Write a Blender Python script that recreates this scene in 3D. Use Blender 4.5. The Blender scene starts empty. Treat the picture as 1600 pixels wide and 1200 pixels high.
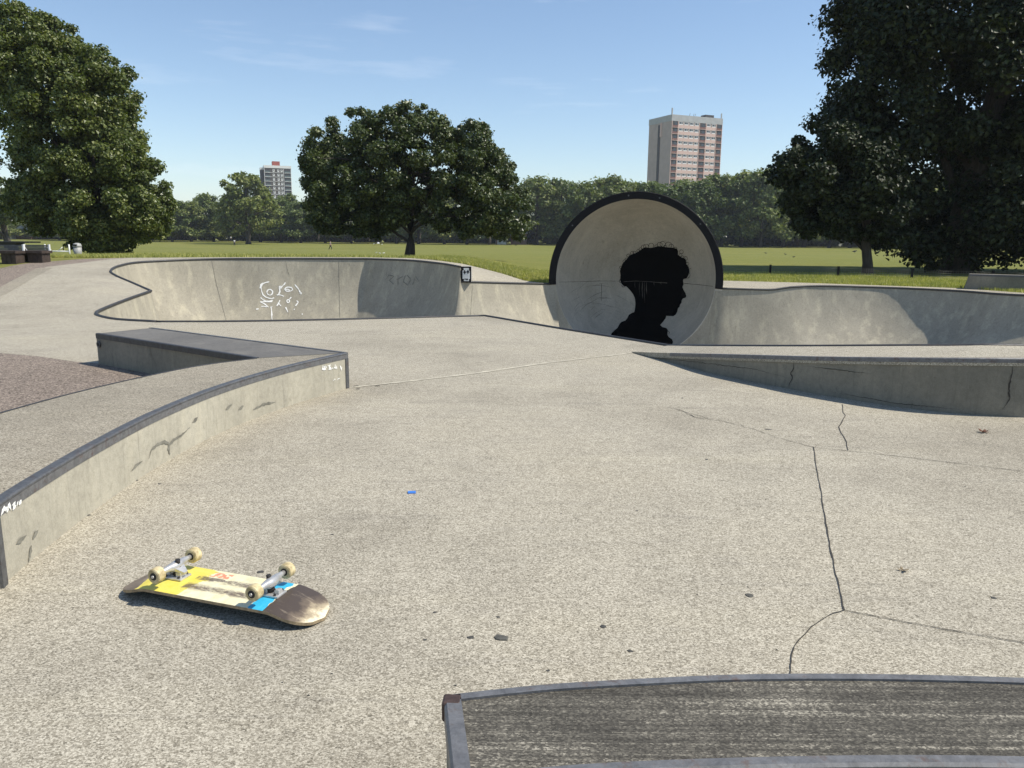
import bpy, math, random
import numpy as np
from mathutils import Vector, Matrix, geometry
from mathutils.bvhtree import BVHTree

random.seed(7)
rng = np.random.default_rng(11)
R = math.radians
SC = bpy.context.scene
COL = SC.collection

# ------------------------------------------------------------------ camera
F = 1202.0                                   # focal length in photo pixels (photo 1600 x 1200)
PITCH, ROLL, CAMH = R(10.81), R(0.55), 1.4
cam_d = bpy.data.cameras.new('camera')
cam = bpy.data.objects.new('camera', cam_d)
COL.objects.link(cam)
CM = Matrix.Rotation(math.pi / 2 - PITCH, 3, 'X') @ Matrix.Rotation(ROLL, 3, 'Z')
cam.matrix_world = Matrix.Translation((0, 0, CAMH)) @ CM.to_4x4()
cam_d.sensor_width = 36.0
cam_d.lens = 36.0 * F / 1600.0
cam_d.clip_start = 0.05
cam_d.clip_end = 6000
SC.camera = cam

# ------------------------------------------------------------------ light
SUN = Vector((0.73, -0.07, 1.0)).normalized()
EL = math.asin(SUN.z)
AZ = math.atan2(SUN.x, SUN.y)
w = bpy.data.worlds.new('World')
SC.world = w
w.use_nodes = True
wt = w.node_tree
wt.nodes.clear()
wo = wt.nodes.new('ShaderNodeOutputWorld')
wb = wt.nodes.new('ShaderNodeBackground')
sky = wt.nodes.new('ShaderNodeTexSky')
sky.sky_type = 'NISHITA'
sky.sun_disc = False
sky.sun_elevation = EL
sky.sun_rotation = AZ
sky.air_density = 1.0
sky.dust_density = 0.2
sky.ozone_density = 2.2
wb.inputs['Strength'].default_value = 0.14
# thin cirrus: mixed into the sky colour by direction
tc = wt.nodes.new('ShaderNodeTexCoord')
mp = wt.nodes.new('ShaderNodeMapping')
mp.inputs['Scale'].default_value = (2.2, 2.2, 17.0)
mp.inputs['Rotation'].default_value = (0.0, R(6), 0.0)
nz = wt.nodes.new('ShaderNodeTexNoise')
nz.inputs['Scale'].default_value = 1.7
nz.inputs['Detail'].default_value = 7
nz.inputs['Roughness'].default_value = 0.62
rp = wt.nodes.new('ShaderNodeValToRGB')
rp.color_ramp.elements[0].position = 0.58
rp.color_ramp.elements[0].color = (0, 0, 0, 1)
rp.color_ramp.elements[1].position = 0.82
rp.color_ramp.elements[1].color = (0.22, 0.22, 0.22, 1)
mx = wt.nodes.new('ShaderNodeMix')
mx.data_type = 'RGBA'
mx.inputs['B'].default_value = (8.0, 8.2, 8.6, 1)
L = wt.links.new
L(tc.outputs['Generated'], mp.inputs['Vector'])
L(mp.outputs['Vector'], nz.inputs['Vector'])
L(nz.outputs['Fac'], rp.inputs['Fac'])
L(rp.outputs['Color'], mx.inputs['Factor'])
L(sky.outputs['Color'], mx.inputs['A'])
L(mx.outputs['Result'], wb.inputs['Color'])
L(wb.outputs['Background'], wo.inputs['Surface'])

sd = bpy.data.lights.new('sun', 'SUN')
sd.energy = 5.0
sd.angle = R(0.55)
sd.color = (1.0, 0.94, 0.83)
so = bpy.data.objects.new('sun', sd)
COL.objects.link(so)
so.rotation_euler = (-SUN).to_track_quat('-Z', 'Y').to_euler()
so.location = (30, 10, 40)

SC.view_settings.view_transform = 'Standard'
SC.view_settings.look = 'None'
SC.view_settings.gamma = 1.0
SC.view_settings.exposure = 0.15
SC.view_settings.use_curve_mapping = False
SC.render.engine = 'CYCLES'
try:
    SC.cycles.max_bounces = 6
    SC.cycles.diffuse_bounces = 3
    SC.cycles.transmission_bounces = 4
except Exception:
    pass

# ------------------------------------------------------------------ where things stand
CAMP = Vector((0, 0, CAMH))
def ray(px, py):
    return (CM @ Vector(((px - 800) / F, -(py - 600) / F, -1.0))).normalized()
def PZ(px, py, z):                       # point of the sight line at height z
    d = ray(px, py)
    return CAMP + d * ((z - CAMH) / d.z)
def PY(px, py, Y):                       # point of the sight line at distance Y
    d = ray(px, py)
    return CAMP + d * (Y / d.y)
def sstep(a, b, x):
    if a == b: return 0.0
    t = min(1.0, max(0.0, (x - a) / (b - a)))
    return t * t * (3 - 2 * t)
FY = [-60, 0, 12, 20, 30, 40, 60, 100, 146, 180, 220, 300, 3000]
FZ = [0, 0, 0, .1, .1, .05, -.1, -.7, -1.45, -1.2, -.72, -.6, -.6]
BY = [-60, 12.5, 14.5, 17, 19.5, 21.5, 26, 40, 60, 90]
BZ = [0, 0, .09, .31, .53, .6, .58, .34, .06, 0]
def G(X, Y):
    z = float(np.interp(Y, FY, FZ))
    b = float(np.interp(Y, BY, BZ))
    if b:
        z += b * sstep(1.6, -2.5, X) * (1 - .45 * sstep(-12.5, -19, X))
    return z
def hit(px, py):
    d = ray(px, py)
    t, step = 0.5, 0.05
    while t < 2500:
        p = CAMP + d * t
        if p.z <= G(p.x, p.y):
            lo, hi = t - step, t
            for _ in range(24):
                m = (lo + hi) / 2
                q = CAMP + d * m
                if q.z <= G(q.x, q.y): hi = m
                else: lo = m
            return CAMP + d * hi
        step = max(0.05, t * 0.01)
        t += step
    return CAMP + d * 2500

# ------------------------------------------------------------------ object helpers
def tag(o, label=None, cat=None, group=None, kind=None):
    if label: o['label'] = label
    if cat: o['category'] = cat
    if group: o['group'] = group
    if kind: o['kind'] = kind
    return o
def link(name, me, mat=None, parent=None, loc=None):
    o = bpy.data.objects.new(name, me)
    COL.objects.link(o)
    if mat is not None and me is not None and not me.materials:
        for m in (mat if isinstance(mat, (list, tuple)) else [mat]):
            me.materials.append(m)
    if parent is not None: o.parent = parent
    if loc is not None: o.location = loc
    return o
def empty(name, loc, rz=0.0, label=None, cat=None, group=None):
    o = bpy.data.objects.new(name, None)
    o.empty_display_size = 0.2
    COL.objects.link(o)
    o.location = loc
    o.rotation_euler = (0, 0, rz)
    return tag(o, label, cat, group)
def copy_tree(o, parent=None):
    c = o.copy()
    COL.objects.link(c)
    if parent is not None: c.parent = parent
    for ch in list(o.children): copy_tree(ch, c)
    return c
def npmesh(name, V, Fc, smooth=False):
    V = np.asarray(V, dtype=np.float32); Fc = np.asarray(Fc, dtype=np.int32)
    k = Fc.shape[1]
    me = bpy.data.meshes.new(name)
    me.vertices.add(len(V)); me.vertices.foreach_set('co', V.ravel())
    me.loops.add(Fc.size); me.loops.foreach_set('vertex_index', Fc.ravel())
    me.polygons.add(len(Fc))
    me.polygons.foreach_set('loop_start', np.arange(0, Fc.size, k, dtype=np.int32))
    me.polygons.foreach_set('use_smooth', np.full(len(Fc), smooth, dtype=bool))
    me.update(calc_edges=True)
    me.validate()
    return me

class MB:
    def __init__(s): s.v, s.f, s.m, s.sm = [], [], [], []
    def add(s, vs, fs, mi=0, smooth=False):
        b = len(s.v)
        s.v += [tuple(v) for v in vs]
        for f in fs:
            s.f.append([b + i for i in f]); s.m.append(mi); s.sm.append(smooth)
        return s
    def box(s, c, d, rz=0.0, mi=0, tilt=0.0, taper=1.0):
        hx, hy, hz = d[0] / 2, d[1] / 2, d[2] / 2
        M = Matrix.Rotation(rz, 3, 'Z') @ Matrix.Rotation(tilt, 3, 'Y')
        vs = []
        for z in (-hz, hz):
            k = taper if z > 0 else 1.0
            for x, y in ((-hx, -hy), (hx, -hy), (hx, hy), (-hx, hy)):
                vs.append(Vector(c) + M @ Vector((x * k, y * k, z)))
        return s.add(vs, [(3, 2, 1, 0), (4, 5, 6, 7), (0, 1, 5, 4), (1, 2, 6, 5), (2, 3, 7, 6), (3, 0, 4, 7)], mi)
    def tube(s, pts, rad, n=8, mi=0, caps=True, closed=False):
        pts = [Vector(p) for p in pts]
        N = len(pts)
        rads = rad if isinstance(rad, (list, tuple)) else [rad] * N
        vs, fs = [], []
        up = Vector((0, 0, 1))
        for i, p in enumerate(pts):
            a = pts[(i - 1) % N] if (closed or i > 0) else p
            b = pts[(i + 1) % N] if (closed or i < N - 1) else p
            t = (b - a)
            t = t.normalized() if t.length > 1e-9 else Vector((0, 0, 1))
            u = up.cross(t)
            if u.length < 1e-3: u = Vector((1, 0, 0)).cross(t)
            u.normalize(); v = t.cross(u)
            for k in range(n):
                a_ = 2 * math.pi * k / n
                vs.append(p + (u * math.cos(a_) + v * math.sin(a_)) * rads[i])
        M = N if closed else N - 1
        for i in range(M):
            j = (i + 1) % N
            for k in range(n):
                l = (k + 1) % n
                fs.append((i * n + k, i * n + l, j * n + l, j * n + k))
        s.add(vs, fs, mi, True)
        if caps and not closed:
            b = len(s.v) - len(vs)
            s.f.append([b + k for k in range(n)][::-1]); s.m.append(mi); s.sm.append(False)
            s.f.append([b + (N - 1) * n + k for k in range(n)]); s.m.append(mi); s.sm.append(False)
        return s
    def prism(s, poly, z0, z1, mi=0, mtop=None):       # poly of (x,y), z as number or list
        n = len(poly)
        a = z0 if isinstance(z0, (list, tuple)) else [z0] * n
        b = z1 if isinstance(z1, (list, tuple)) else [z1] * n
        vs = [(p[0], p[1], a[i]) for i, p in enumerate(poly)] + [(p[0], p[1], b[i]) for i, p in enumerate(poly)]
        s.add(vs, [(i, (i + 1) % n, n + (i + 1) % n, n + i) for i in range(n)], mi)
        tri = geometry.tessellate_polygon([[Vector((p[0], p[1], 0)) for p in poly]])
        s.add([vs[n + i] for i in range(n)], [t for t in tri], mi if mtop is None else mtop)
        s.add([vs[i] for i in range(n)], [t[::-1] for t in tri], mi)
        return s
    def mesh(s, name):
        me = bpy.data.meshes.new(name)
        me.from_pydata(s.v, [], s.f)
        me.polygons.foreach_set('material_index', s.m)
        me.polygons.foreach_set('use_smooth', s.sm)
        import bmesh
        bm = bmesh.new(); bm.from_mesh(me)
        bmesh.ops.recalc_face_normals(bm, faces=bm.faces)
        bm.to_mesh(me); bm.free()
        me.update()
        return me
    def build(s, name, mat, parent=None, loc=None, bevel=0.0):
        o = link(name, s.mesh(name), mat, parent, loc)
        if bevel:
            m = o.modifiers.new('bevel', 'BEVEL'); m.width = bevel; m.segments = 2
            m.limit_method = 'ANGLE'; m.angle_limit = R(40)
        return o

def catmull(P, n):
    P = [Vector(p) for p in P]
    out = []
    for i in range(len(P) - 1):
        p0 = P[i - 1] if i > 0 else P[i] * 2 - P[i + 1]
        p1, p2 = P[i], P[i + 1]
        p3 = P[i + 2] if i + 2 < len(P) else P[i + 1] * 2 - P[i]
        for k in range(n):
            t = k / n
            out.append(0.5 * ((2 * p1) + (p2 - p0) * t + (2 * p0 - 5 * p1 + 4 * p2 - p3) * t * t + (3 * p1 - p0 - 3 * p2 + p3) * t ** 3))
    out.append(P[-1])
    return out
def resample(P, step):
    P = [Vector(p) for p in P]
    out = [P[0]]
    for a, b in zip(P[:-1], P[1:]):
        n = max(1, int(round((b - a).length / step)))
        out += [a.lerp(b, (k + 1) / n) for k in range(n)]
    return out
def inpoly(x, y, poly):
    c = False
    j = len(poly) - 1
    for i in range(len(poly)):
        xi, yi = poly[i][0], poly[i][1]; xj, yj = poly[j][0], poly[j][1]
        if (yi > y) != (yj > y) and x < (xj - xi) * (y - yi) / (yj - yi) + xi: c = not c
        j = i
    return c

# ------------------------------------------------------------------ materials
class NT:
    def __init__(s, name):
        s.mat = bpy.data.materials.new(name); s.mat.use_nodes = True
        s.t = s.mat.node_tree; s.t.nodes.clear()
        s.out = s.t.nodes.new('ShaderNodeOutputMaterial')
        s.b = s.n('ShaderNodeBsdfPrincipled')
        s.l(s.b.outputs[0], s.out.inputs['Surface'])
        s.co = s.n('ShaderNodeTexCoord').outputs['Object']
    def n(s, t): return s.t.nodes.new(t)
    def l(s, a, b): s.t.links.new(a, b)
    def map(s, scale=(1, 1, 1), loc=(0, 0, 0), rot=(0, 0, 0), src=None):
        m = s.n('ShaderNodeMapping')
        m.inputs['Scale'].default_value = scale; m.inputs['Location'].default_value = loc
        m.inputs['Rotation'].default_value = rot
        s.l(src or s.co, m.inputs['Vector'])
        return m.outputs[0]
    def noise(s, scale, detail=4, rough=.55, vec=None, dist=0.0):
        m = s.n('ShaderNodeTexNoise')
        m.inputs['Scale'].default_value = scale; m.inputs['Detail'].default_value = detail
        m.inputs['Roughness'].default_value = rough; m.inputs['Distortion'].default_value = dist
        s.l(vec or s.co, m.inputs['Vector'])
        return m.outputs['Fac']
    def voro(s, scale, vec=None, feature='F1', out='Distance'):
        m = s.n('ShaderNodeTexVoronoi'); m.feature = feature
        m.inputs['Scale'].default_value = scale
        s.l(vec or s.co, m.inputs['Vector'])
        return m.outputs[out]
    def ramp(s, fac, stops):
        m = s.n('ShaderNodeValToRGB')
        e = m.color_ramp.elements
        while len(e) < len(stops): e.new(0.5)
        for i, (p, c) in enumerate(stops):
            e[i].position = p
            c = (c, c, c) if isinstance(c, (int, float)) else c
            e[i].color = (*c[:3], 1)
        s.l(fac, m.inputs['Fac'])
        return m.outputs['Color']
    def mix(s, a, b, fac, mode='MIX'):
        m = s.n('ShaderNodeMix'); m.data_type = 'RGBA'; m.blend_type = mode
        for key, v in (('A', a), ('B', b)):
            if isinstance(v, (tuple, list)): m.inputs[key].default_value = (*v[:3], 1)
            else: s.l(v, m.inputs[key])
        if isinstance(fac, (int, float)): m.inputs['Factor'].default_value = fac
        else: s.l(fac, m.inputs['Factor'])
        return m.outputs['Result']
    def math(s, op, a, b=0.0, c=0.0, clamp=False):
        m = s.n('ShaderNodeMath'); m.operation = op; m.use_clamp = clamp
        for i, v in enumerate((a, b, c)):
            if isinstance(v, (int, float)): m.inputs[i].default_value = v
            else: s.l(v, m.inputs[i])
        return m.outputs[0]
    def xyz(s, src=None):
        m = s.n('ShaderNodeSeparateXYZ'); s.l(src or s.co, m.inputs[0]); return m.outputs
    def geo(s): return s.n('ShaderNodeNewGeometry').outputs
    def bump(s, h, strength=.3, dist=.01):
        m = s.n('ShaderNodeBump'); m.inputs['Strength'].default_value = strength
        m.inputs['Distance'].default_value = dist
        s.l(h, m.inputs['Height']); s.l(m.outputs[0], s.b.inputs['Normal'])
    def col(s, c):
        if isinstance(c, (tuple, list)): s.b.inputs['Base Color'].default_value = (*c[:3], 1)
        else: s.l(c, s.b.inputs['Base Color'])
        return s
    def set(s, **k):
        for a, v in k.items():
            key = a.replace('_', ' ').title() if a != 'ior' else 'IOR'
            if isinstance(v, (int, float, tuple)): s.b.inputs[key].default_value = v
            else: s.l(v, s.b.inputs[key])
        return s

def plain(name, c, rough=.6, metal=0.0, var=.12, scale=6.0, spec=.4):
    t = NT(name)
    n = t.noise(scale, 5, .6)
    lo = tuple(x * (1 - var) for x in c); hi = tuple(min(1, x * (1 + var)) for x in c)
    t.col(t.ramp(n, [(.3, lo), (.7, hi)])).set(roughness=rough, metallic=metal)
    t.b.inputs['Specular IOR Level'].default_value = spec
    return t.mat

def aggregate(name, lo, mid, hi, stain, stain_lo=.8, scale=150.0, wear=None):
    """exposed aggregate concrete: pale chips, dark pits, broad stains and tyre grey"""
    t = NT(name)
    cell = t.n('ShaderNodeSeparateColor'); t.l(t.voro(scale, out='Color', vec=t.map((1, 1.5, 1), rot=(0, 0, .5))), cell.inputs[0])
    cell2 = t.n('ShaderNodeSeparateColor'); t.l(t.voro(scale * 2.1, out='Color'), cell2.inputs[0])
    fr = t.noise(14, 9, .82)
    g1 = t.math('ADD', t.math('MULTIPLY', cell.outputs[0], .38), t.math('ADD', t.math('MULTIPLY', cell2.outputs[1], .24), t.math('MULTIPLY', fr, .38)))
    col = t.ramp(g1, [(.26, lo), (.5, mid), (.74, hi)])
    col = t.mix(col, tuple(x * .4 for x in lo), t.ramp(cell.outputs[1], [(.93, 0), (.95, .6)]))
    col = t.mix(col, tuple(min(1, x * 1.2) for x in hi), t.ramp(cell2.outputs[0], [(.88, 0), (.91, .55)]))
    big = t.noise(.32, 6, .62)
    med = t.noise(1.9, 5, .6, dist=.4)
    col = t.mix(col, t.ramp(big, [(.34, tuple(x * stain_lo for x in stain)), (.5, (1, 1, 1)), (.75, (1.0, .985, .95))]), 1.0, 'MULTIPLY')
    col = t.mix(col, t.ramp(med, [(.3, (.86, .86, .87)), (.55, (1, 1, 1))]), .5, 'MULTIPLY')
    # faint curving tyre and wheel scuffs
    sc = t.noise(3.0, 3, .5, vec=t.map((.35, 2.6, 1), rot=(0, 0, .25)), dist=1.5)
    col = t.mix(col, t.ramp(sc, [(.58, (1, 1, 1)), (.7, (.84, .84, .85))]), .7, 'MULTIPLY')
    po = t.noise(1.1, 4, .6, vec=t.map((.22, 1.5, 1), (4, 2, 0), (0, 0, -.35)), dist=.8)
    col = t.mix(col, t.ramp(po, [(.55, (1, 1, 1)), (.78, (1.08, 1.08, 1.06))]), 1.0, 'MULTIPLY')
    spot = t.voro(2.3, out='Distance')
    col = t.mix(col, (.12, .11, .1), t.ramp(spot, [(.012, .55), (.022, 0)]))
    t.col(col).set(roughness=.86)
    t.b.inputs['Specular IOR Level'].default_value = .25
    t.bump(g1, .05, .002)
    return t.mat

M_PLAZA = aggregate('plaza_concrete', (.185, .163, .122), (.335, .302, .234), (.56, .515, .415), (.95, .94, .93), scale=140)
M_LEDGETOP = aggregate('ledge_top_concrete', (0.154, 0.132, 0.097), (0.275, 0.242, 0.185), (0.440, 0.402, 0.319), (1.012, 1.012, 1.012), scale=130)

def smooth_concrete(name, a, b, warm, streak=.35, dark=.55):
    t = NT(name)
    n1 = t.noise(.7, 7, .66, dist=.5)
    n2 = t.noise(2.6, 6, .62, vec=t.map((1.6, 1.6, .35)))
    n3 = t.noise(24, 5, .65)
    n4 = t.noise(130, 2, .6)
    col = t.ramp(n1, [(.28, a), (.72, b)])
    col = t.mix(col, warm, t.ramp(n2, [(.5, 0), (.78, streak)]))
    col = t.mix(col, tuple(x * dark for x in a), t.ramp(t.noise(5, 8, .72, vec=t.map((1.5, 1.5, .7), (3, 2, 1)), dist=1.0), [(.57, 0), (.74, .55)]))
    col = t.mix(col, t.ramp(n3, [(.25, (.78, .77, .75)), (.6, (1.06, 1.05, 1.03))]), .75, 'MULTIPLY')
    col = t.mix(col, t.ramp(n4, [(.3, (.84, .84, .84)), (.65, (1.08, 1.08, 1.08))]), .7, 'MULTIPLY')
    # run-down streaks
    sk_ = t.noise(9, 5, .7, vec=t.map((2.2, 2.2, .16)))
    col = t.mix(col, tuple(x * .62 for x in a), t.ramp(sk_, [(.56, 0), (.74, .5)]))
    t.col(col).set(roughness=.72)
    t.b.inputs['Specular IOR Level'].default_value = .3
    t.bump(t.math('ADD', n3, t.math('MULTIPLY', n4, .4)), .25, .006)
    return t.mat

M_BOWL = smooth_concrete('bowl_concrete', (0.265, 0.244, 0.193), (0.394, 0.362, 0.286), (0.598, 0.546, 0.401), .6)
M_LEDGE = smooth_concrete('ledge_concrete', (.33, .307, .247), (.48, .45, .365), (.6, .555, .43), .45)
M_LEDGE2 = smooth_concrete('shade_darkened_ledge_concrete', (0.149, 0.140, 0.112), (0.274, 0.256, 0.206), (0.355, 0.325, 0.251), .45, .45)  # streaked ledge concrete, base colour lowered to carry the shade on its faces
M_CRADLE = smooth_concrete('cradle_concrete', (.37, .345, .29), (.56, .53, .46), (.66, .62, .52), .45, .62)
M_SHELL = smooth_concrete('cradle_outer_concrete', (0.425, 0.408, 0.374), (0.527, 0.510, 0.468), (0.510, 0.493, 0.425), .25, .7)

def worn_top(name):
    t = NT(name)
    cell = t.n('ShaderNodeSeparateColor'); t.l(t.voro(210, out='Color', vec=t.map((1, 1.4, 1))), cell.inputs[0])
    ch = t.math('ADD', t.math('MULTIPLY', cell.outputs[0], .55), t.math('MULTIPLY', t.noise(60, 6, .75), .45))
    st = t.noise(4, 6, .7, vec=t.map((.14, 22, 1), rot=(0, 0, -.05)), dist=.12)
    bl = t.noise(3.2, 6, .7, vec=t.map((.8, 2, 1)), dist=.6)
    k = t.math('ADD', t.math('MULTIPLY', ch, .42), t.math('ADD', t.math('MULTIPLY', st, .62), t.math('MULTIPLY', bl, .42)))
    x = t.xyz()[0]
    k = t.math('ADD', k, t.math('MULTIPLY', t.math('SUBTRACT', -.45, x, clamp=True), .22))
    col = t.ramp(k, [(.54, (.042, .039, .033)), (.7, (.082, .076, .064)), (.82, (.15, .138, .112)), (.95, (.42, .385, .31))])
    t.col(col).set(roughness=.9)
    t.b.inputs['Specular IOR Level'].default_value = .15
    t.bump(ch, .4, .004)
    return t.mat
M_WORN = worn_top('worn_waxed_concrete')
M_DARKTOP = smooth_concrete('waxed_dark_concrete', (0.111, 0.106, 0.098), (0.196, 0.187, 0.170), (0.255, 0.238, 0.204), .4, .6)

def steel(name, c=(.1, .102, .105), rust=.5):
    t = NT(name)
    n = t.noise(18, 6, .7, vec=t.map((1, 1, 1)))
    s = t.noise(26, 8, .8, dist=.6)
    col = t.mix(t.ramp(s, [(.3, tuple(x * .6 for x in c)), (.7, tuple(x * 1.5 for x in c))]), (.11, .055, .035), t.ramp(n, [(.56, 0), (.68, rust)]))
    t.col(col).set(metallic=.3, roughness=t.ramp(n, [(.3, .4), (.7, .65)]))
    t.bump(s, .15, .002)
    return t.mat
M_STEEL = steel('worn_steel')
M_STEEL2 = steel('near_ledge_steel', (.15, .15, .152), .6)
M_COPING = steel('coping_steel', (.055, .055, .055), .4)
M_RUST = steel('rusty_steel', (.07, .045, .036), .9)

def asphalt(name):
    t = NT(name)
    cell = t.n('ShaderNodeSeparateColor'); t.l(t.voro(85, out='Color'), cell.inputs[0])
    g = t.math('ADD', t.math('MULTIPLY', cell.outputs[0], .45), t.math('MULTIPLY', t.noise(16, 9, .85), .55))
    col = t.ramp(g, [(.33, (.085, .066, .05)), (.5, (.205, .163, .128)), (.7, (.37, .3, .24))])
    col = t.mix(col, t.ramp(t.noise(.6, 5), [(.3, (.8, .8, .8)), (.6, (1, 1, 1))]), 1, 'MULTIPLY')
    col = t.mix(col, (.09, .075, .065), t.ramp(t.noise(7, 5, .7, vec=t.map((.5, 2.5, 1))), [(.66, 0), (.72, .6)]))
    t.col(col).set(roughness=.92); t.bump(g, .4, .006)
    return t.mat
M_ASPH = asphalt('pinkish_asphalt')

def grass_mat(name):
    t = NT(name)
    a = t.noise(.22, 5, .6, vec=t.map((.25, 1.4, 1)))
    b = t.noise(1.3, 6, .7, vec=t.map((.7, 1, 1)))
    c = t.noise(22, 4, .7)
    col = t.ramp(a, [(.3, (0.159, 0.178, 0.046)), (.55, (0.207, 0.207, 0.060)), (.75, (0.245, 0.226, 0.082))])
    col = t.mix(col, (.105, .135, .028), t.ramp(b, [(.5, 0), (.72, .7)]))
    col = t.mix(col, t.ramp(c, [(.28, (.5, .52, .45)), (.6, (1.08, 1.06, 1))]), .8, 'MULTIPLY')
    y = t.xyz()[1]
    stripe = t.math('SINE', t.math('MULTIPLY', y, .55))
    col = t.mix(col, (.95, 1.0, .9), t.math('MULTIPLY', t.math('ADD', stripe, 1), .12), 'MULTIPLY')
    t.col(col).set(roughness=.95); t.b.inputs['Specular IOR Level'].default_value = .1
    t.bump(t.math('ADD', c, b), .7, .04)
    return t.mat
M_GRASS = grass_mat('field_grass')

def leaf_mat(name, a, b, c, trans=.25, rough=.42, nscale=.5, spec=.5):
    t = NT(name)
    ri = t.geo()['Random Per Island']
    n = t.noise(nscale, 3, .6)
    col = t.ramp(ri, [(0, a), (.6, b), (1, c)])
    col = t.mix(col, t.ramp(n, [(.3, (.62, .7, .6)), (.65, (1.12, 1.08, .95))]), .8, 'MULTIPLY')
    oi = t.n('ShaderNodeObjectInfo').outputs['Random']
    col = t.mix(col, t.ramp(oi, [(0, (.72, .8, .75)), (.5, (1, 1, 1)), (1, (1.2, 1.12, .9))]), 1.0, 'MULTIPLY')
    t.col(col).set(roughness=rough); t.b.inputs['Specular IOR Level'].default_value = spec
    tr = t.n('ShaderNodeBsdfTranslucent')
    t.l(t.mix(col, (1.1, 1.25, .5), 1, 'MULTIPLY'), tr.inputs['Color'])
    ms = t.n('ShaderNodeMixShader'); ms.inputs[0].default_value = trans
    t.l(t.b.outputs[0], ms.inputs[1]); t.l(tr.outputs[0], ms.inputs[2])
    t.l(ms.outputs[0], t.out.inputs['Surface'])
    return t.mat
M_LEAF_A = leaf_mat('lime_leaf', (.062, .09, .025), (.118, .15, .045), (.21, .235, .09), .28)
M_LEAF_B = leaf_mat('maple_leaf', (.036, .054, .016), (.074, .1, .03), (.165, .19, .075), .2)
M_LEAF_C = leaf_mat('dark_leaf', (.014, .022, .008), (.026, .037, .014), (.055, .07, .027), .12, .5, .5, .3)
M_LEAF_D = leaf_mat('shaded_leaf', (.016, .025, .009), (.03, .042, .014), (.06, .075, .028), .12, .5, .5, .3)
M_LEAF_F = leaf_mat('far_leaf', (.1, .135, .04), (.17, .205, .06), (.25, .27, .1), .28, .55, .12)
M_GRASSBL = leaf_mat('grass_blade', (.27, .29, .08), (.42, .4, .14), (.62, .57, .28), .35, .8, 1.0)

def bark(name, c):
    t = NT(name)
    n = t.noise(7, 6, .7, vec=t.map((2, 2, .3)))
    t.col(t.ramp(n, [(.3, tuple(x * .5 for x in c)), (.7, tuple(x * 1.4 for x in c))])).set(roughness=.9)
    t.bump(n, .7, .05)
    return t.mat
M_BARK = bark('bark', (.06, .05, .038))
M_BLACK = plain('black_paint', (.01, .01, .011), .6, spec=.2)
M_RIMBLK = plain('rim_black_paint', (.008, .008, .009), .7, spec=.2)
M_MURAL = plain('mural_black', (.004, .004, .0045), .85, spec=.08)
M_WHITE = plain('white_paint', (.72, .72, .69), .6)
M_CHALK = plain('chalk_white', (.8, .79, .74), .9, 0, .1, 40)
M_CRACK = plain('crack_dirt', (.05, .045, .038), .95)
M_JOINT = plain('pale_joint', (.5, .46, .36), .9, 0, .3, 9)
M_MARK = plain('tyre_scuff', (.17, .165, .15), .9, 0, .3, 20)
M_STAIN = plain('grey_stain', (.2, .19, .155), .9, 0, .35, 18)
M_HAIR_JOINT = plain('wall_joint', (.2, .185, .15), .9, 0, .35, 18)
M_DRIP = plain('pale_drip', (.1, .095, .085), .9, 0, .4, 30)

# ------------------------------------------------------------------ bowl rim
def rim(px, py, z, r): p = PZ(px, py, z); return (Vector((p.x, p.y, p.z)), r)
LOBE = [rim(*a) for a in [(245, 503.5, 0, 1.6), (185, 500, 0, 1.2), (158, 495, .02, 1.1), (150, 490.5, .03, 1.1), (158, 484.5, .05, 1.2), (195, 469.5, .12, 1.4), (236, 455, .2, 1.5)]]
def rimY(px, py, Y, r): p = PY(px, py, Y); return (Vector((p.x, p.y, p.z)), r)
FAR = [rim(*a) for a in [(236, 455, .2, 1.5), (205, 441.5, .33, 1.7), (181, 431, .45, 1.7), (173, 423.5, .52, 1.8), (187, 415.5, .6, 2.0), (225, 409.5, .65, 2.2)]]
FAR += [rimY(*a) for a in [(330, 405.2, 22.1, 2.4), (450, 404.6, 22.5, 2.5), (574, 404.8, 22.6, 2.5)]]
FAR2 = [rimY(*a) for a in [(574, 404.8, 22.6, 2.5), (640, 407.2, 21.6, 2.5), (690, 412.2, 20.6, 2.5), (719.5, 417.3, 19.65, 2.5)]]
LOW = [rimY(720, 440.3, 19.65, 2.5), rimY(780, 442.2, 20.4, 2.4), rim(858, 444, .12, 2.2)]
RIGHT = [rim(1129, 451, .1, .5)] + [rimY(*a) for a in [(1200, 453, 20.68, 1.3), (1222, 451, 20.7, 1.65), (1240, 448.7, 20.72, 1.9), (1290, 447.3, 20.75, 2.4), (1400, 450.4, 20.5, 2.8), (1500, 455.2, 19.5, 3.0), (1600, 462, 17.9, 3.0)]]
RIGHT += [(Vector((14.2, 15.2, .25)), 3.0), (Vector((14.2, 11.2, .35)), 2.6), (Vector((11.0, 8.0, .47)), 2.4), (Vector((8.3, 6.6, .48)), 2.0)]
NEARR = [rim(*a) for a in [(1600, 542, .47, 1.8), (1500, 542, .445, 1.8), (1400, 542.2, .40, 1.8), (1240, 542.7, .30, 1.8), (1120, 542, .19, 1.8), (1045, 541, .03, 1.8)]]
NEARL = [rim(*a) for a in [(1045, 541, .03, 1.8), (960, 527.5, 0, 1.6), (880, 514.8, 0, 1.6), (758, 494, 0, 1.6)]]
NEARF = [rim(*a) for a in [(758, 494, 0, 1.6), (680, 496, 0, 1.8), (600, 498.2, 0, 1.8), (400, 502.6, 0, 1.8), (245, 503.5, 0, 1.6)]]

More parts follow.
